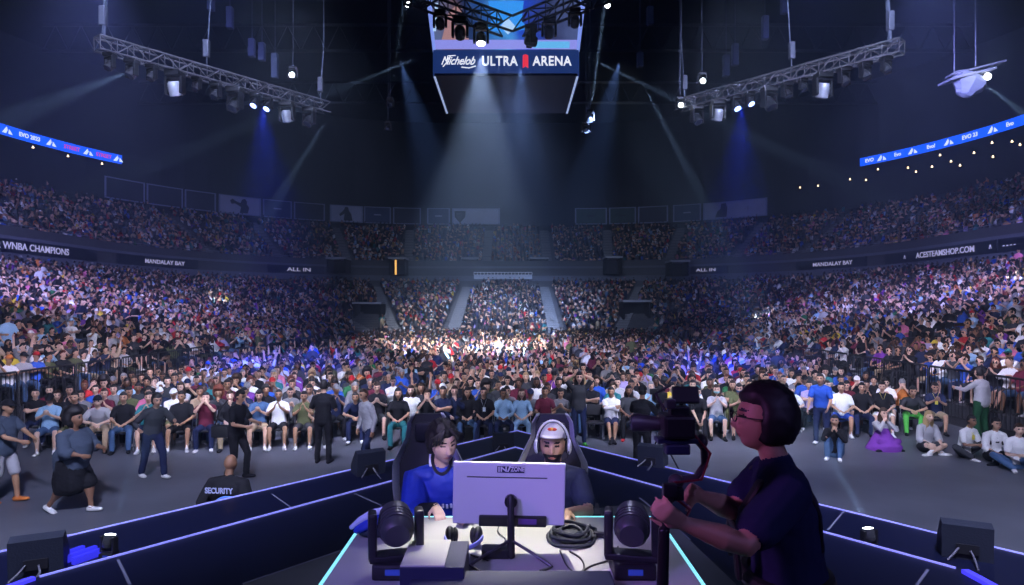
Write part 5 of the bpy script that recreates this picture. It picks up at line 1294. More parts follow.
RH = [(697, 1.4, lens_d, 0, 'large square yoke light at the inner end of the right truss'), (718, 1.5, lens_g, 1, 'big silver moving head left of the blue lamps, right truss'), (736, 1.05, lens_b, 0, 'blue lit head, the lower left of two on the right truss'), (750, 0.95, lens_b, 0, 'blue lit head, the upper right of two on the right truss'), (769, 1.6, lens_d, 0, 'large square yoke light right of the blue lamps, right truss'), (787, 1.1, lens_d, 0, 'dark head in the middle of the right truss'), (803, 0.85, lens_b if False else lens_d, 0, 'small head left of the big silver one, right truss'),
      (823, 1.6, lens_g, 1, 'big silver moving head pointing down near the middle, right truss'), (844, 1.15, lens_d, 0, 'dark head right of the big silver one, right truss'), (865, 1.1, lens_d, 0, 'dark head, second from the outer end of the right truss'), (886, 1.0, lens_d, 0, 'outermost small one at the end of the right truss')]
for px, sc, ln, sv, lab in RH: hang(TR0, TR1, px, sc, R(20 if sv else -35), -0.5 if not sv else -.2, ln, lab, hm=silver if sv else None, grp='moving heads on the right truss')
hang(CL, CA, 481, 1.05, R(-12), 0.0, lens_w, 'brightly lit moving head at the tip of the centre truss, sending down a white cone', grp='moving heads on the centre truss')
hang(CL, CA, 460, 1.1, R(60), 0.0, lens_d, 'dark moving head left of the bright lamp, centre truss', grp='moving heads on the centre truss')
hang(CR, CA, 531, 1.1, R(85), 1.3, lens_d, 'dark moving head lying level above the word arena, centre truss', drop=.2, grp='moving heads on the centre truss')
hang(CR, CA, 549, 1.0, R(60), 0.0, lens_d, 'dark moving head at the right of the centre truss', grp='moving heads on the centre truss')
hang(CL, CA, 440, 0.9, R(60), 0.0, lens_d, 'dark moving head near the outer left of the centre truss', grp='moving heads on the centre truss')
hang(CR, CA, 575, 0.9, R(60), 0.0, lens_d, 'dark moving head near the outer right of the centre truss', grp='moving heads on the centre truss')
# lone lamps that throw the thin beams
LONE = []
def lone(px, py, d, sc, label, lens=None, tilt=0, target=None):
    p = P(px, py, d); e = moving_head('beam_light', sc, R(tilt), 0.0, lens or lens_w); e.rotation_euler = (R(180), 0, 0); e.location = p + V((0, 0, .31 * sc)); tag(e, label, 'stage light', 'single beam lights hanging in the dark')
    b = Buf(); b.tube([(0, 0, 0.0), (0, 0, -(29 - p.z))], 0.015); b.obj('chain', mat('chain_dull'), e); LONE.append((p, e)); return p
lone(590, 119, 30, 1.3, 'lamp right of the scoreboard, upper of the two close together', lens_g, -60); lone(586, 130, 31, 1.3, 'lamp right of the scoreboard, lower of the two close together', lens_g, -60)
lone(390, 105, 30, 1.1, 'lamp left of the scoreboard, upper of the two close together', lens_d, -60); lone(388, 128, 31, 1.0, 'lamp left of the scoreboard, lower of the two close together', lens_d, -60)
lone(293, 76, 22, 1.0, 'white lamp above the inner end of the left truss', lens_w, -90); lone(702, 82, 22, 1.0, 'white lamp above the inner end of the right truss', lens_w, -90)
lone(680, 106, 21.5, 0.9, 'bright lamp at the very tip of the right truss', lens_w, -90)
lone(408, 4, 20, 0.9, 'small lamp above the left end of the scoreboard', lens_w, -60); lone(607, 5, 20, 0.9, 'small lamp above the right end of the scoreboard', lens_w, -60)
# lit rig high on the right
rg = P(967, 84, 30); e = empty('lit_projector_rig', rg); tag(e, 'white lit projector rig hanging high above the right blue ribbon', 'projector')
b = Buf(); b.loft([(-.1, 0, -.35), (0, 0, -.1), (.1, 0, .15)], [(.45, .3), (.75, .4), (.85, .45)], seg=8); b.obj('housing', mat('rig_grey', (0.13, 0.15, 0.2), 0.5), e, smooth=False)
b = Buf(); b.box((0, 0, 0.35), (2.2, .9, .10), 0, Matrix.Rotation(-.25, 3, 'Y')); b.box((.4, 0, 0.7), (2.6, .5, .08), 0, Matrix.Rotation(-.25, 3, 'Y')); b.tube([(0.4, 0, 0), (0.4, 0, 15)], .03); b.tube([(-.6, 0, 0), (-.6, 0, 15)], .03); b.obj('bracket', mat('motor_dull'), e, smooth=False)
b = Buf(); b.ell((0.75, -.3, .25), (.16, .1, .16), 0, 12, 8); b.obj('lens', lens_w, e)
l = bpy.data.lights.new('rig_lamp', 'POINT'); l.energy = 60; l.color = (.8, .9, 1); l.shadow_soft_size = .1; o = bpy.data.objects.new('rig_lamp', l); COL.objects.link(o); o.location = rg + V((0.3, -1.3, .5))
# faint hanging bits deep in the roof
b = Buf()
dim_m = mat('dim_blue_steel', (0.10, 0.12, 0.2), 0.6)
for k, (px, py, h_) in enumerate(((211, 2, 1.0), (230, 18, 1.2), (252, 48, 1.0), (262, 52, 1.0), (275, 66, 1.4), (765, 28, 1.3), (735, 55, 1.2), (726, 66, 1.2), (784, 5, 1.0), (650, 16, 1.0), (640, 60, .8))):
    b = Buf(); b.box((0, 0, 0), (0.35, 0.35, h_), bev=.05); b.tube([(0, 0, h_ / 2), (0, 0, 29 - P(px, py, 36).z)], .02); tag(b.obj('speaker_box', dim_m, loc=P(px, py, 36), smooth=False), 'dim blue box hanging in the dark roof, %s' % ['left end, topmost', 'second from the left', 'third from the left', 'fourth from the left', 'fifth from the left, longest', 'large one right of the scoreboard', 'small one left of the right truss chain', 'lowest one left of the right truss chain', 'topmost near the right truss chain', 'nearest the scoreboard, top edge', 'nearest the scoreboard, lower down'][k], 'speaker', 'dim boxes hanging in the roof')

# ------------------------------------------------------------------ centre scoreboard
JD = 33.0; k_ = JD / F
jx = (506 - 512) * k_; zb, zt = P(0, 73, JD).z, P(0, 50, JD).z; jw = 148 * k_; jdp = 6.6
sc_b = empty('centre_scoreboard', (jx, JD, zb)); tag(sc_b, 'huge hanging video scoreboard with the arena name on its lower band', 'scoreboard')
navy = mat('board_navy', (0.012, 0.03, 0.12), 0.4, emit=(0.010, 0.028, 0.13), strength=1.0)
ch = 0.38
poly = [(-jw / 2, ch), (-jw / 2 + ch * .2, 0), (jw / 2 - ch * .2, 0), (jw / 2, ch), (jw / 2, jdp), (-jw / 2, jdp)]
b = Buf(); b.prism(poly, 0, zt - zb); b.obj('name_band', navy, sc_b, smooth=False)
b = Buf(); b.prism([(x * .985, y * .98 + .05) for x, y in poly], -0.12, 0.0); und = b.obj('underside', mat('board_under', (0.01, 0.014, 0.035), 0.35, noise_s=.4, noise_scale=.7), sc_b, smooth=False)
for s in (-1, 1): b = Buf(); b.box((s * (jw / 2 - .12), jdp / 2, -0.14), (0.10, jdp - .3, 0.05)); b.obj('edge_light', mat('edge_pale', (.5, .55, .7), .4, emit=(0.30, 0.38, 0.62), strength=1.0), sc_b, smooth=False)
b = Buf(); b.box((0, 0, 0.35), (2.3, .12, .7)); b.box((0, 1.5, 0.3), (1.0, .8, .05))
z1 = zt - zb; zz = 5.6
def frust(x0, x1, y0, y1, za, zc, w0, w1):  # leaning screen
    return [(x0, y0, za), (x1, y0, za), (x1 * w1, y1, zc), (x0 * w1, y1, zc)]
sw = jw / 2 - .18
scr = bpy.data.materials.new('screen_picture'); scr.use_nodes = True; nt = scr.node_tree; pb = nt.nodes['Principled BSDF']; pb.inputs['Base Color'].default_value = (0.01, 0.02, 0.05, 1)
tc = nt.nodes.new('ShaderNodeTexCoord'); sx_ = nt.nodes.new('ShaderNodeSeparateXYZ'); nt.links.new(tc.outputs['Object'], sx_.inputs[0])
rm = nt.nodes.new('ShaderNodeValToRGB'); mp = nt.nodes.new('ShaderNodeMapRange'); mp.inputs[1].default_value = -sw; mp.inputs[2].default_value = sw; nt.links.new(sx_.outputs['X'], mp.inputs[0])
nz_ = nt.nodes.new('ShaderNodeTexNoise'); nz_.inputs['Scale'].default_value = 0.9; nz_.inputs['Detail'].default_value = 5; nt.links.new(tc.outputs['Object'], nz_.inputs['Vector'])
ad = nt.nodes.new('ShaderNodeMath'); ad.operation = 'MULTIPLY_ADD'; ad.inputs[1].default_value = 0.30; nt.links.new(nz_.outputs['Fac'], ad.inputs[0]); sb_ = nt.nodes.new('ShaderNodeMath'); sb_.operation = 'SUBTRACT'; sb_.inputs[1].default_value = .15
nt.links.new(mp.outputs[0], sb_.inputs[0]); nt.links.new(sb_.outputs[0], ad.inputs[2]); nt.links.new(ad.outputs[0], rm.inputs[0])
cr = rm.color_ramp; cr.elements[0].position = 0; cr.elements[0].color = (0.10, 0.14, 0.30, 1); cr.elements[1].position = 1; cr.elements[1].color = (0.07, 0.10, 0.26, 1)
for ps, c in ((0.12, (0.12, 0.07, 0.09, 1)), (0.24, (0.015, 0.03, 0.10, 1)), (0.38, (0.02, 0.10, 0.40, 1)), (0.5, (0.06, 0.30, 0.75, 1)), (0.62, (0.015, 0.06, 0.55, 1)), (0.8, (0.03, 0.04, 0.12, 1))): e_ = cr.elements.new(ps); e_.color = c
nt.links.new(rm.outputs[0], pb.inputs['Emission Color']); pb.inputs['Emission Strength'].default_value = 0.9
b = Buf(); q = [(-sw, 0.05, z1 + .02), (sw, 0.05, z1 + .02), (sw * 1.10, -1.1, z1 + zz), (-sw * 1.10, -1.1, z1 + zz)]
b.add(q + [(x, y + .15, z) for x, y, z in q], [[0, 1, 2, 3], [7, 6, 5, 4], [0, 4, 5, 1], [1, 5, 6, 2], [2, 6, 7, 3], [3, 7, 4, 0]]); main = b.obj('main_screen', scr, sc_b, smooth=False)
b = Buf(); ff = lambda z: 0.05 - 1.15 * (z - z1) / zz - 0.04
def pic(nm, pts, m, dy=0.0):
    b = Buf(); n = len(pts); b.add([(x, ff(z) - dy, z) for x, z in pts] + [(x, ff(z) + .02, z) for x, z in pts], [list(range(n)), list(range(2 * n - 1, n - 1, -1))] + [[i, n + i, n + (i + 1) % n, (i + 1) % n] for i in range(n)]); return b.obj(nm, m, main, smooth=False)
def em(n, c=(0, 0, 0), s=1.0): return mat(n, (0.02, 0.02, 0.05), 0.4, emit=c, strength=s)
pic('caption_strip', [(-sw, z1 + .05), (sw, z1 + .05), (sw * 1.01, z1 + .48), (-sw * 1.01, z1 + .48)], em('lavender_strip', (0.25, 0.27, 0.80)), .02)
pic('caption_strip', [(sw * .38, z1 + .08), (sw * .9, z1 + .08), (sw * .9, z1 + .40), (sw * .38, z1 + .40)], em('cyan_strip', (0.12, 0.45, 0.85)), .03)
pic('emblem', [(-1.1, z1 + 1.0), (-.1, z1 + .85), (1.2, z1 + 1.0), (.8, z1 + 1.35), (.9, z1 + 2.3), (-.9, z1 + 2.3), (-.7, z1 + 1.4)], em('emblem_blue', (0.03, 0.28, 0.85)), .02)
pic('emblem', [(0.1, z1 + .75), (.5, z1 + 1.1), (.1, z1 + 1.5), (-.3, z1 + 1.1)], em('emblem_pale', (0.40, 0.62, 0.95)), .035)
pic('emblem', [(-.75, z1 + 2.45), (.75, z1 + 2.45), (.45, z1 + 3.2), (.14, z1 + 3.9), (-.14, z1 + 3.9), (-.5, z1 + 3.2)], em('emblem_pale'), .02)
pic('picture_person', [(-3.3, z1 + .5), (-1.9, z1 + .5), (-2.1, z1 + 1.6), (-2.4, z1 + 2.2), (-2.9, z1 + 1.8)], em('warm_pink', (0.36, 0.20, 0.22)), .02)
pic('picture_light', [(-3.75, z1 + .9), (-3.6, z1 + .9), (-3.45, z1 + 2.2), (-3.6, z1 + 2.2)], em('emblem_pale'), .02)
for s in (-1, 1):
    b = Buf(); q = [(s * (sw + .03), 0.06, z1), (s * (jw / 2 + .02), 0.75, z1), (s * (jw / 2 * 1.18), .2, z1 + zz), (s * sw * 1.105, -1.1, z1 + zz)]
    b.add(q + [(x - s * .1, y + .15, z) for x, y, z in q], [[0, 1, 2, 3], [7, 6, 5, 4], [0, 4, 5, 1], [1, 5, 6, 2], [2, 6, 7, 3], [3, 7, 4, 0]]); b.obj('corner_screen', em('corner_glow', (0.20, 0.30, 0.85)), sc_b, smooth=False)
b = Buf(); b.prism([(-sw, .6), (sw, .6), (sw, jdp), (-sw, jdp)], z1, z1 + zz); b.obj('core', blk, sc_b, smooth=False)
b = Buf()
for s in (-1, 1): b.tube([(s * 2, 3, z1 + zz), (s * 2, 3, 32 - zb)], .06)
b.obj('hanging_cable', mat('chain_dull'), sc_b)
ltr = mat('letter_white', (0.9, 0.9, 0.95), 0.5, emit=(0.85, 0.88, 1.0), strength=1.0); ribr = mat('ribbon_red', (0.8, 0.02, 0.05), 0.5, emit=(0.75, 0.03, 0.06), strength=1.0)
hz_ = (zt - zb) / 2
text_obj('lettering', 'Michelob', 0.60, ltr, sc_b, ((457.5 - 506) * k_, -0.02, hz_ + .02), (R(90), 0, 0), 0.02, shear=0.5, sx=0.82, bold=0.0, space=.95)
b = Buf(); pts = [(-3.35 + .1, .02, hz_ - .28), (-3.05, .02, hz_ - .05), (-3.0, .02, hz_ + .28), (-2.6, .02, hz_ + .30)]; b.tube([(x, -.03, z) for x, y, z in pts], .025); b.tube([(-1.55, -.03, hz_ - .24), (-1.9, -.03, hz_ - .34), (-2.3, -.03, hz_ - .30)], .025); b.obj('flourish', ltr, sc_b)
text_obj('lettering', 'ULTRA', 0.68, ltr, sc_b, ((499.5 - 506) * k_, -0.02, hz_), (R(90), 0, 0), 0.02, sx=0.84, bold=0.01, space=1.08)
text_obj('lettering', 'ARENA', 0.68, ltr, sc_b, ((552 - 506) * k_, -0.02, hz_), (R(90), 0, 0), 0.02, sx=0.86, bold=0.01, space=1.08)
b = Buf(); x_ = (525.5 - 506) * k_; pts = [(x_ - .14, hz_ + .30), (x_, hz_ + .36), (x_ + .14, hz_ + .30), (x_ + .14, hz_ - .34), (x_, hz_ - .24), (x_ - .14, hz_ - .34)]
n = 6; b.add([(x, -.04, z) for x, z in pts] + [(x, .0, z) for x, z in pts], [list(range(n)), list(range(2 * n - 1, n - 1, -1))] + [[i, n + i, n + (i + 1) % n, (i + 1) % n] for i in range(n)]); b.obj('red_ribbon', ribr, sc_b, smooth=False)

# ------------------------------------------------------------------ people on the stage and on the floor
def local(target, loc, rz):
    return Matrix.Rotation(-rz, 3, 'Z') @ (V(target) - V(loc))
def figure(pose, loc, rz, vox, look, label, group=None, name='person'):
    pr = person_proto(pose, vox)
    return make_person(pr, loc, rz, *look, label, group, name=name), pr
# player in the blue jersey
L0 = V((-0.50, 4.56, 1.3)); rz = R(6)
wl, wr = local(P(466, 510, 4.02), L0, rz), local(P(436, 507, 4.14), L0, rz)
pz = sp(SIT, pel=(0, 0, 0.43), lean=-0.02, lean2=0.15, neckf=0.05, yaw=R(22), pitch=0.20, hroll=-.08, sleeve='elbow', under=True, wl=wl, wr=wr, pl=(.7, .4, -1), pr=(-.8, .4, -1), hdl=(-.25, -1, -.05), hdr=(.25, -1, -.22), hpl=(0, 0, -1), hpr=(0, 0, -1), curl=.28, hs=1.18, fat=1.25, wrinkle=0.006, smooth=4, al=(.15, -.40, .085), ar=(-.15, -.38, .085), armr=1.2, bw=1.15)
pA, prA = figure(pz, L0, rz, 0.0078, ('blue', 'charcoal', 'black', 5, 'fringe', 'black'), 'player in a blue jersey with white collar, looking down at the monitor')
pA.material_slots[7].material = cloth('black')
jers = mat('jersey_royal', (0.015, 0.045, 0.42), 0.6, noise_s=.15, noise_scale=9)
for c in pA.children:
    if c.name.startswith('shirt'): c.material_slots[0].material = jers
pA.material_slots[TOP].material = jers
def ring_tube(b, c, rx, ry, r, n=22, tilt=0.0, a0=0.0, a1=2 * math.pi):
    pts = [V((math.cos(a) * rx, math.sin(a) * ry, -math.sin(a) * -tilt)) + V(c) for a in [a0 + (a1 - a0) * i / n for i in range(n + 1)]]; b.loft(pts, [r] * len(pts), side=(0, 0, 1), seg=8)
def nb_of(p):    # neck base in the figure's own frame
    pel = V(p['pel']); a = p.get('lean', 0); a2 = a + p.get('lean2', .12)
    return pel + V((0, -math.sin(a), math.cos(a))) * .17 + V((0, -math.sin(a2), math.cos(a2))) * .345
nb = nb_of(pz)
b = Buf(); ring_tube(b, nb + V((0, -.004, .050)), .078, .076, .013, tilt=.20); b.obj('collar', mat('collar_white', (.7, .72, .85), .7), pA)
b = Buf(); ring_tube(b, nb + V((0, -.006, .083)), .066, .066, .012, tilt=.10); b.obj('neckband', blk, pA)
b = Buf()
for k in range(6): b.box((-0.02 + k * .028, -0.163 - .0 * k, 0.715 + (.004 if k % 2 else 0)), (0.016, 0.02, 0.026), 0, Matrix.Rotation(.2, 3, 'Z'), bev=.003)
b.box((-.065, -.160, .713), (.045, .02, .014), bev=.005); b.obj('chest_print', mat('print_white', (.7, .72, .8), .6), pA)
# player with the headset
L1 = V((0.29, 4.56, 1.3)); rz = R(-3)
wl, wr = local(P(567, 512, 4.08), L1, rz), local(P(520, 512, 4.05), L1, rz)
pz = sp(SIT, pel=(0, 0, 0.44), lean=0.04, lean2=0.14, neckf=0.25, yaw=R(-4), pitch=0.02, wl=wl, wr=wr, pl=(1.0, .5, -.8), pr=(-1.0, .5, -.8), hdl=(-.2, -1, -.05), hdr=(.2, -1, -.08), hpl=(0, 0, -1), hpr=(0, 0, -1), curl=.3, hs=1.10, beard=True, wrinkle=0.006, smooth=4, al=(.15, -.40, .085), ar=(-.15, -.38, .085), armr=1.15, bw=1.08, neckr=1.1)
pB, prB = figure(pz, L1, rz, 0.0078, ('navy', 'charcoal', 'black', 1, 'cap', 'black'), 'bearded player in a dark t-shirt, white cap and white headset')
navt = mat('tee_dark_slate', (0.035, 0.045, 0.075), .8, noise_s=.4, noise_scale=5)
for c in pB.children:
    if c.name.startswith('shirt'): c.material_slots[0].material = navt
    if c.name.startswith('cap'):
        c.material_slots[0].material = mat('cap_white', (.62, .62, .66), .7)
        c.matrix_basis = prB['M'] @ Matrix.Translation((0, .004, .012)) @ Matrix.Rotation(-.28, 4, 'X') @ Matrix.Scale(.95, 4)
        b = Buf(); b.ell((-.012, -.112, .083), (.018, .006, .010)); b.ell((.014, -.112, .083), (.018, .006, .010)); b.obj('cap_emblem', mat('emblem_red', (.6, .06, .03), .6), c)
        b = Buf(); b.ell((0, -.1145, .085), (.010, .005, .010)); b.obj('cap_emblem', mat('emblem_gold', (.8, .5, .05), .6), c)
pB.material_slots[TOP].material = navt
hs_ = empty('gaming_headset'); hs_.location = pB.matrix_basis @ (prB['M'] @ V((0, 0, 0))); hs_.rotation_euler = (pB.matrix_basis.to_3x3() @ prB['M'].to_3x3()).to_euler(); hs_.location = L1 + Matrix.Rotation(rz, 3, 'Z') @ prB['M'].translation
hs_.rotation_euler = (Matrix.Rotation(rz, 3, 'Z') @ prB['M'].to_3x3().normalized()).to_euler()
tag(hs_, 'white and black headset worn over the white cap of the bearded player', 'headset')
b = Buf(); pts = [(math.cos(a) * .112, .012, .010 + math.sin(a) * .158) for a in [math.pi * i / 18 for i in range(19)]]; b.loft(pts, [(.020, .008)] * 19, side=(0, 1, 0), seg=10); b.obj('headband', mat('headset_white', (.72, .74, .8), .35), hs_)
for s in (-1, 1):
    b = Buf(); b.ell((s * .112, .006, -.006), (.020, .046, .055)); b.obj('ear_cup', mat('headset_white'), hs_)
    b = Buf(); b.ell((s * .098, .004, -.006), (.016, .042, .050)); b.obj('ear_pad', blk, hs_)
b = Buf(); b.tube([(.112, -.03, -.03), (.10, -.09, -.07), (.05, -.125, -.085)], .004); b.obj('microphone', blk, hs_)

# the cameraman
L2 = V((1.13, 2.62, 1.3)); rz = R(-102)
wl, wr = local(P(683, 523, 2.32), L2, rz), local(P(700, 496, 2.52), L2, rz)
up = local(V((0, 0, 1)) + L2, L2, rz)
pz = sp(STAND, pel=(0, 0, 0.93), lean=-0.02, lean2=0.16, neckf=0.10, yaw=R(4), pitch=-.04, wl=wl, wr=wr, pl=(0.35, 0.25, -1), pr=(-.35, .25, -1), hdl=local(P(664, 512, 2.28), L2, rz) - wl, hdr=local(P(676, 486, 2.42), L2, rz) - wr, hpl=(-1, 0, .1), hpr=(1, 0, .1), curl=.78, hs=1.10, fat=1.2, armr=1.25, bw=1.05, bd=1.10, belly=.01, wrinkle=.006, smooth=4, al=(.14, -.06, .085), ar=(-.14, .1, .085))
pC, prC = figure(pz, L2, rz, 0.0078, ('navy', 'black', 'black', 1, 'mop', 'black'), 'cameraman in glasses, navy t-shirt and black harness, gripping a handheld camera')
nb = nb_of(pz)
b = Buf()
for s in (-1, 1):
    pts = [nb + V(q) for q in ((s * .09, .145, -.30), (s * .10, .135, -.16), (s * .105, .085, -.035), (s * .105, .0, .012), (s * .11, -.085, -.05), (s * .115, -.150, -.16), (s * .12, -.175, -.30), (s * .13, -.165, -.42))]
    b.loft(pts, [(.030, .011)] * len(pts), side=(1, 0, 0), seg=8, sq=.6)
b.loft([nb + V((x, -.168 - .012 * (1 - abs(x) * 8), -.24)) for x in (-.12, -.04, .04, .12)], [(.012, .02)] * 4, side=(0, 1, 0), seg=8)
b.obj('harness', mat('harness_black', (.012, .012, .014), .6), pC)
b = Buf(); ring_tube(b, V(pz['pel']) + V((0, -.015, .07)), .205, .165, .028); b.obj('belt', mat('harness_black'), pC)
b = Buf()
for s in (-1, 1): ring = [(s * .034 + math.cos(a) * .026, -.112 - .004 * 0 + abs(s * .034 + math.cos(a) * .026) * .12, .010 + math.sin(a) * .019) for a in [2 * math.pi * i / 16 for i in range(17)]]; b.tube(ring, .0022); b.tube([(s * .060, -.104, .014), (s * .084, -.06, .012), (s * .084, .015, .008)], .0022)
b.tube([(-.010, -.112, .014), (0, -.114, .017), (.010, -.112, .014)], .002)
g_ = b.obj('glasses', blk, pC); g_.matrix_local = prC['M']
# handheld camera on its gimbal, resting on a support pole
gc = P(676, 425, 2.40); gm = empty('gimbal_camera', gc); tag(gm, 'black handheld camera on a curved gimbal arm in front of the cameraman', 'camera')
gry = mat('cam_grey', (.05, .05, .06), .35, metal=.3)
b = Buf(); b.box((0, 0, 0), (.115, .12, .085), bev=.012); b.box((.01, 0, .055), (.07, .06, .04), bev=.008); b.obj('body', blk, gm, smooth=False)
b = Buf(); b.loft([(-.05, .02, .0), (-.08, .032, .0), (-.115, .045, .0), (-.15, .058, .0)], [.026, .028, .033, .035], seg=18, cap=False); b.obj('lens', gry, gm)
b = Buf(); b.ell((-.152, .059, 0), (.010, .028, .030)); b.obj('front_glass', lens_d, gm)
b = Buf(); b.box((.03, -.02, .115), (.10, .02, .065), 0, Matrix.Rotation(-.4, 3, 'X'), bev=.006); b.tube([(.02, 0, .06), (.02, 0, .1)], .008); b.obj('top_monitor', blk, gm, smooth=False)
b = Buf(); b.box((-.03, -.03, .085), (.035, .05, .035), bev=.006); b.tube([(-.05, -.04, .06), (-.08, -.02, .12), (-.02, .0, .15)], .006); b.obj('receiver', gry, gm, smooth=False)
b = Buf(); b.box((0, 0, -.055), (.15, .07, .018), bev=.004); b.box((.0, -.01, -.085), (.09, .06, .04), bev=.008); b.obj('mount_plate', mat('gimbal_blue_black', (.015, .02, .06), .4), gm, smooth=False)
b = Buf(); b.loft([(.075, 0, -.05), (.105, .0, -.09), (.108, 0, -.15), (.075, 0, -.195), (.02, 0, -.205), (-.01, -.01, -.23), (-.02, -.02, -.27)], [(.018, .014)] * 7, side=(0, 1, 0), seg=10); b.ell((.095, 0, -.06), (.024, .03, .026)); b.ell((.0, 0, -.21), (.03, .03, .028)); b.obj('gimbal_arm', gry, gm)
hp = P(668, 488, 2.36) - gc; hq = P(665, 527, 2.33) - gc
b = Buf(); b.loft([V((-.02, -.02, -.25)), hp, hq], [.020, .022, .020], seg=12); b.box(hp + V((.0, -.025, .0)), (.05, .03, .05), bev=.006); b.box(hp + V((.035, .01, -.02)), (.04, .06, .045), bev=.006); b.obj('handle', blk, gm)
b = Buf(); b.tube([hp + V((.03, 0, 0)), hp + V((.05, .05, -.06)), hp + V((.09, .03, -.09)), hp + V((.06, 0, -.12))], .006); b.tube([(.05, -.03, -.02), (.12, -.03, -.1), (.09, -.02, -.2), hp + V((.02, 0, .02))], .005); b.obj('cable', mat('cable_red', (.16, .01, .02), .5), gm)
e0 = P(664, 531, 2.33); b = Buf(); b.loft([e0, V((e0.x - .02, 2.33, 1.8)), V((e0.x - .03, 2.33, 1.312))], [.021, .024, .028], seg=12); b.box((e0.x - .03, 2.33, 1.318), (.22, .22, .03), bev=.008)
tag(b.obj('support_pole', blkm), 'black support pole under the handheld camera', 'pole')

# ---------------------------------------------------------------- walkers
WALK = sp(STAND, lean=0.05, al=(0.09, -0.30, 0.085), ar=(-0.09, 0.34, 0.12), fr=(0, -1, -.55), ur=(0, -.5, 1), pel=(0, 0, .91))
def at(px, py): q = G(px, py, 0.0); return (q.x, q.y, 0)
figure(sp(WALK, pel=(0, 0, .88), bw=1.34, bd=1.50, belly=.10, armr=1.35, legr=1.45, sleeve='elbow', legs='short', hemk=1.0, hem=-.16, skirt=[([(0, -.02, .88), (0, 0, .70), (0, .02, .50)], [(.235, .22), (.25, .25), (.24, .27)])], wl=(.20, -.42, 1.06), wr=(-.22, -.38, 1.02), neckr=1.2, hs=1.08, pitch=-.1, wrinkle=.008, socks=SKIN, H=.97), at(71, 512), R(82), .012, ('slate', 'black', 'white', 3, 'afro', 'black'), 'person walking right in a loose slate top and black shorts, big round hair')
figure(sp(STAND, legs='short', hemk=.92, wl=(.10, -.46, 1.12), wr=(-.12, -.42, 1.10), bw=1.1, belly=.03, al=(.12, -.14, .085), ar=(-.12, .12, .085), socks=SKIN, wrinkle=.006), at(4, 503), R(84), .012, ('slate', 'light grey', 'orange', 2, 'cap', 'black'), 'person at the left picture edge in pale grey shorts and orange shoes')
figure(sp(WALK, lean=.28, lean2=.15, sleeve='long', wl=(.25, -.48, 1.15), wr=(-.34, -.30, 1.05), hs=1.05, pitch=.2, wrinkle=.006, ar=(-.12, .22, .085), fr=(0, -1, 0), ur=(0, 0, 1), al=(.16, -.18, .085)), at(152, 478), R(48), .012, ('charcoal', 'navy', 'white', 1, 'mop', 'black'), 'person bending forward in charcoal long sleeves, navy trousers and white shoes')
q = at(236, 478); figure(sp(WALK, wl=(.16, -.40, 1.08), wr=(-.18, -.36, 1.06), pitch=.25, al=(.09, -.16, .085), ar=(-.09, .14, .085), fr=(0, -1, 0), ur=(0, 0, 1), wrinkle=.005), q, R(75), .012, ('black', 'black', 'black', 2, 'short', 'black'), 'person all in black with a bag at the hip, in front of the front row')
b = Buf(); b.box((0, 0, 0), (.34, .20, .24), bev=.05); b.tube([(-.12, 0, .10), (0.0, -.03, .42), (.14, 0, .62)], .014); tag(b.obj('shoulder_bag', mat('bag_black', (.012, .013, .016), .6), loc=(q[0] - .27, q[1] - .05, .93)), 'black camera bag hanging at the hip of the person all in black', 'bag')
figure(sp(STAND, wl=(.16, -.22, 1.20), wr=(-.16, -.22, 1.2), pitch=.1, wrinkle=.005, bw=1.05), at(323, 463), R(178), .012, ('black', 'black', 'black', 1, 'short', 'black'), 'person in black seen from behind, standing by the left aisle')
figure(sp(WALK, sleeve='long', lean=.10, pitch=.25, wl=(.20, -.05, .84), wr=(-.22, -.12, .86), wrinkle=.007, al=(.09, -.18, .085), ar=(-.09, .2, .085), fr=(0, -1, 0), ur=(0, 0, 1), H=.98), (-2.95, 13.2, 0), R(-42), .012, ('light grey', 'navy', 'black', 2, 'buzz', 'brown'), 'person in a light grey jacket walking along the left aisle')
figure(sp(STAND, wl=(.12, -.34, 1.36), wr=(-.2, -.3, 1.30), wrinkle=.005), (2.62, 12.9, 0), R(158), .012, ('black', 'black', 'black', 3, 'cap', 'black'), 'camera operator all in black with his back turned, beyond the handheld camera')
b = Buf(); b.box((0, 0, 0), (.26, .34, .22), bev=.03); b.loft([(.0, .16, 0), (.0, .38, 0)], [.07, .08], seg=14); b.box((-.14, -.08, .12), (.16, .05, .12), bev=.01); b.tube([(0, 0, -.1), (0, 0, -1.42)], .03)
for a in range(3): b.tube([(0, 0, -.75), (math.cos(a * 2.1) * .4, math.sin(a * 2.1) * .4, -1.50)], .018)
tag(b.obj('broadcast_camera', blk, loc=(3.02, 13.1, 1.52)), 'black broadcast camera on a tripod beside the operator in black', 'camera')
figure(sp(STAND, sleeve='long', wl=(.30, -.45, 1.25), wr=(-.34, -.05, .88), wrinkle=.006, bw=1.2, bd=1.2, legr=1.2), (12.0, 16.35, 0), R(200), .012, ('light grey', 'dark green', 'black', 1, 'short', 'black'), 'person in a grey hoodie and dark green trousers, back turned, at the right barriers')
make_person(P_RAISE, (1.62, 15.5, 0), 0.0, 'charcoal', 'navy', 'bright green', 0, 'long', 'black', 'front row person standing in a charcoal top, both arms raised, left of the empty chair')
figure(sp(STAND, lean=.25, wl=(.2, -.4, .95), wr=(-.25, -.35, .9), wrinkle=.006, bw=1.1), (7.55, 15.6, 0), R(-35), .013, ('blue', 'navy', 'white', 1, 'short', 'black'), 'standing person in a bright blue jersey leaning forward behind the cameraman')
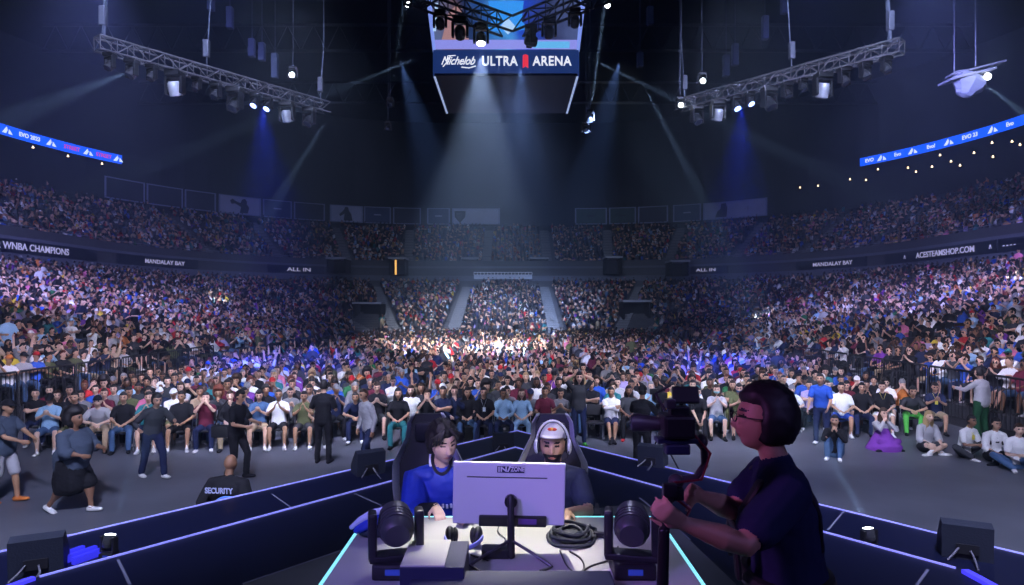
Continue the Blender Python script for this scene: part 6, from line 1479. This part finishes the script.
# security guard with the back turned
sx0 = (221 - 512) / F * 8.4; sq_ = V((sx0, 8.55, 0))
pz = sp(SIT, pel=(0, 0, .56), bw=1.28, bd=1.25, belly=.05, wrinkle=.006, sleeve='elbow', armr=1.2, lean=.05, lean2=.1, pitch=-.05)
pS, prS = figure(pz, sq_, R(174), .012, ('black', 'black', 'black', 3, 'bald', 'black'), 'seated security guard with back turned, just beyond the left stage edge')
t_ = text_obj('lettering', 'SECURITY', 0.105, mat('print_pale', (.45, .5, .75), .6), pS, (0, 0.178, 0.965), (R(90), 0, R(180)), .003, sx=.82, bold=.003); t_.rotation_euler = (R(93), 0, R(180))
st = empty('stool', sq_ + V((.04, 0, 0)), R(174)); tag(st, 'round blue backed stool of the security guard', 'chair')
b = Buf(); b.ell((0, .0, .40), (.24, .24, .045)); b.obj('seat', mat('stool_blue', (.01, .13, .75), .4), st)
b = Buf(); b.loft([(-.17, .33, .74), (-.17, .355, .74)], [.20, .19], side=(1, 0, 0), seg=26); b.obj('backrest', mat('stool_blue'), st)
b = Buf()
for k in range(26):
    pass
ring_pts = [(-.17 + math.cos(a) * .205, .345, .74 + math.sin(a) * .205) for a in [2 * math.pi * i / 26 for i in range(27)]]; b.tube(ring_pts, .014); b.tube([(-.17, .34, .55), (-.12, .20, .40)], .02); b.obj('backrest_rim', mat('stool_rim', (.12, .3, .85), .4), st)
for a in range(4): b = Buf(); b.tube([(math.cos(a * 1.57 + .78) * .16, math.sin(a * 1.57 + .78) * .16, .38), (math.cos(a * 1.57 + .78) * .22, math.sin(a * 1.57 + .78) * .22, .012)], .015); b.obj('leg', chairs_, st)
# people sitting on the floor, right
FS = [(841, 466, P_KNEEL, R(-30), ('black', 'denim', 'white', 1, 'short', 'black'), 'person in black crouching on the floor with hands at the face, leftmost floor sitter'),
      (886, 456, P_DRESS, 0, ('purple', 'purple', 'black', 5, 'long', 'brown'), 'person in a bright purple dress sitting on the floor'),
      (932, 460, P_CROSS, 0, ('light grey', 'charcoal', 'white', 5, 'long', 'blond'), 'blond person in a grey top sitting cross-legged on the floor'),
      (973, 466, P_KNEES, R(15), ('white', 'charcoal', 'white', 3, 'short', 'black'), 'person in a white t-shirt on the floor, one leg stretched towards the stage'),
      (1001, 470, P_CROSS, R(-8), ('white', 'black', 'black', 1, 'short', 'black'), 'person in a white shirt with black straps sitting on the floor'),
      (1026, 478, P_KNEES, R(-20), ('white', 'denim', 'white', 5, 'short', 'brown'), 'person in white at the right picture edge, sitting on the floor')]
for px, py, pr, rzz, look, lab in FS:
    q = at(px, py - 6); o = make_person(pr, (q[0], q[1] + .25, 0), rzz, *look, lab, 'people sitting on the floor in front')
    if pr is P_DRESS:
        for c in o.children:
            if c.name.startswith('shirt'): slot(c, cloth('light grey'))
    if px == 1001: badge(o, blk, .48, -.17); b = Buf(); [b.loft([(s * .10, .10, .45), (s * .105, .02, .66), (s * .11, -.12, .56), (s * .12, -.16, .40)], [(.02, .012)] * 4, seg=8) for s in (-1, 1)]; b.obj('strap', blk, o)
    if px == 973: badge(o, yel, .48, -.19)

# ------------------------------------------------------------------ haze
hz = bpy.data.materials.new('haze'); hz.use_nodes = True; nt = hz.node_tree; nt.nodes.remove(nt.nodes['Principled BSDF'])
vsn = nt.nodes.new('ShaderNodeVolumeScatter'); vsn.inputs['Density'].default_value = HAZE; vsn.inputs['Anisotropy'].default_value = 0.45; vsn.inputs['Color'].default_value = (0.55, 0.72, 1.0, 1)
nt.links.new(vsn.outputs[0], nt.nodes['Material Output'].inputs['Volume'])
b = Buf(); b.box((CX, 42, 15.6), (88, 105, 31.1)); o = b.obj('stage_haze', hz, smooth=False); tag(o, 'thin theatrical haze filling the whole hall and showing the beams', 'haze', kind='stuff')

bpy.data.scenes.remove(TMP)
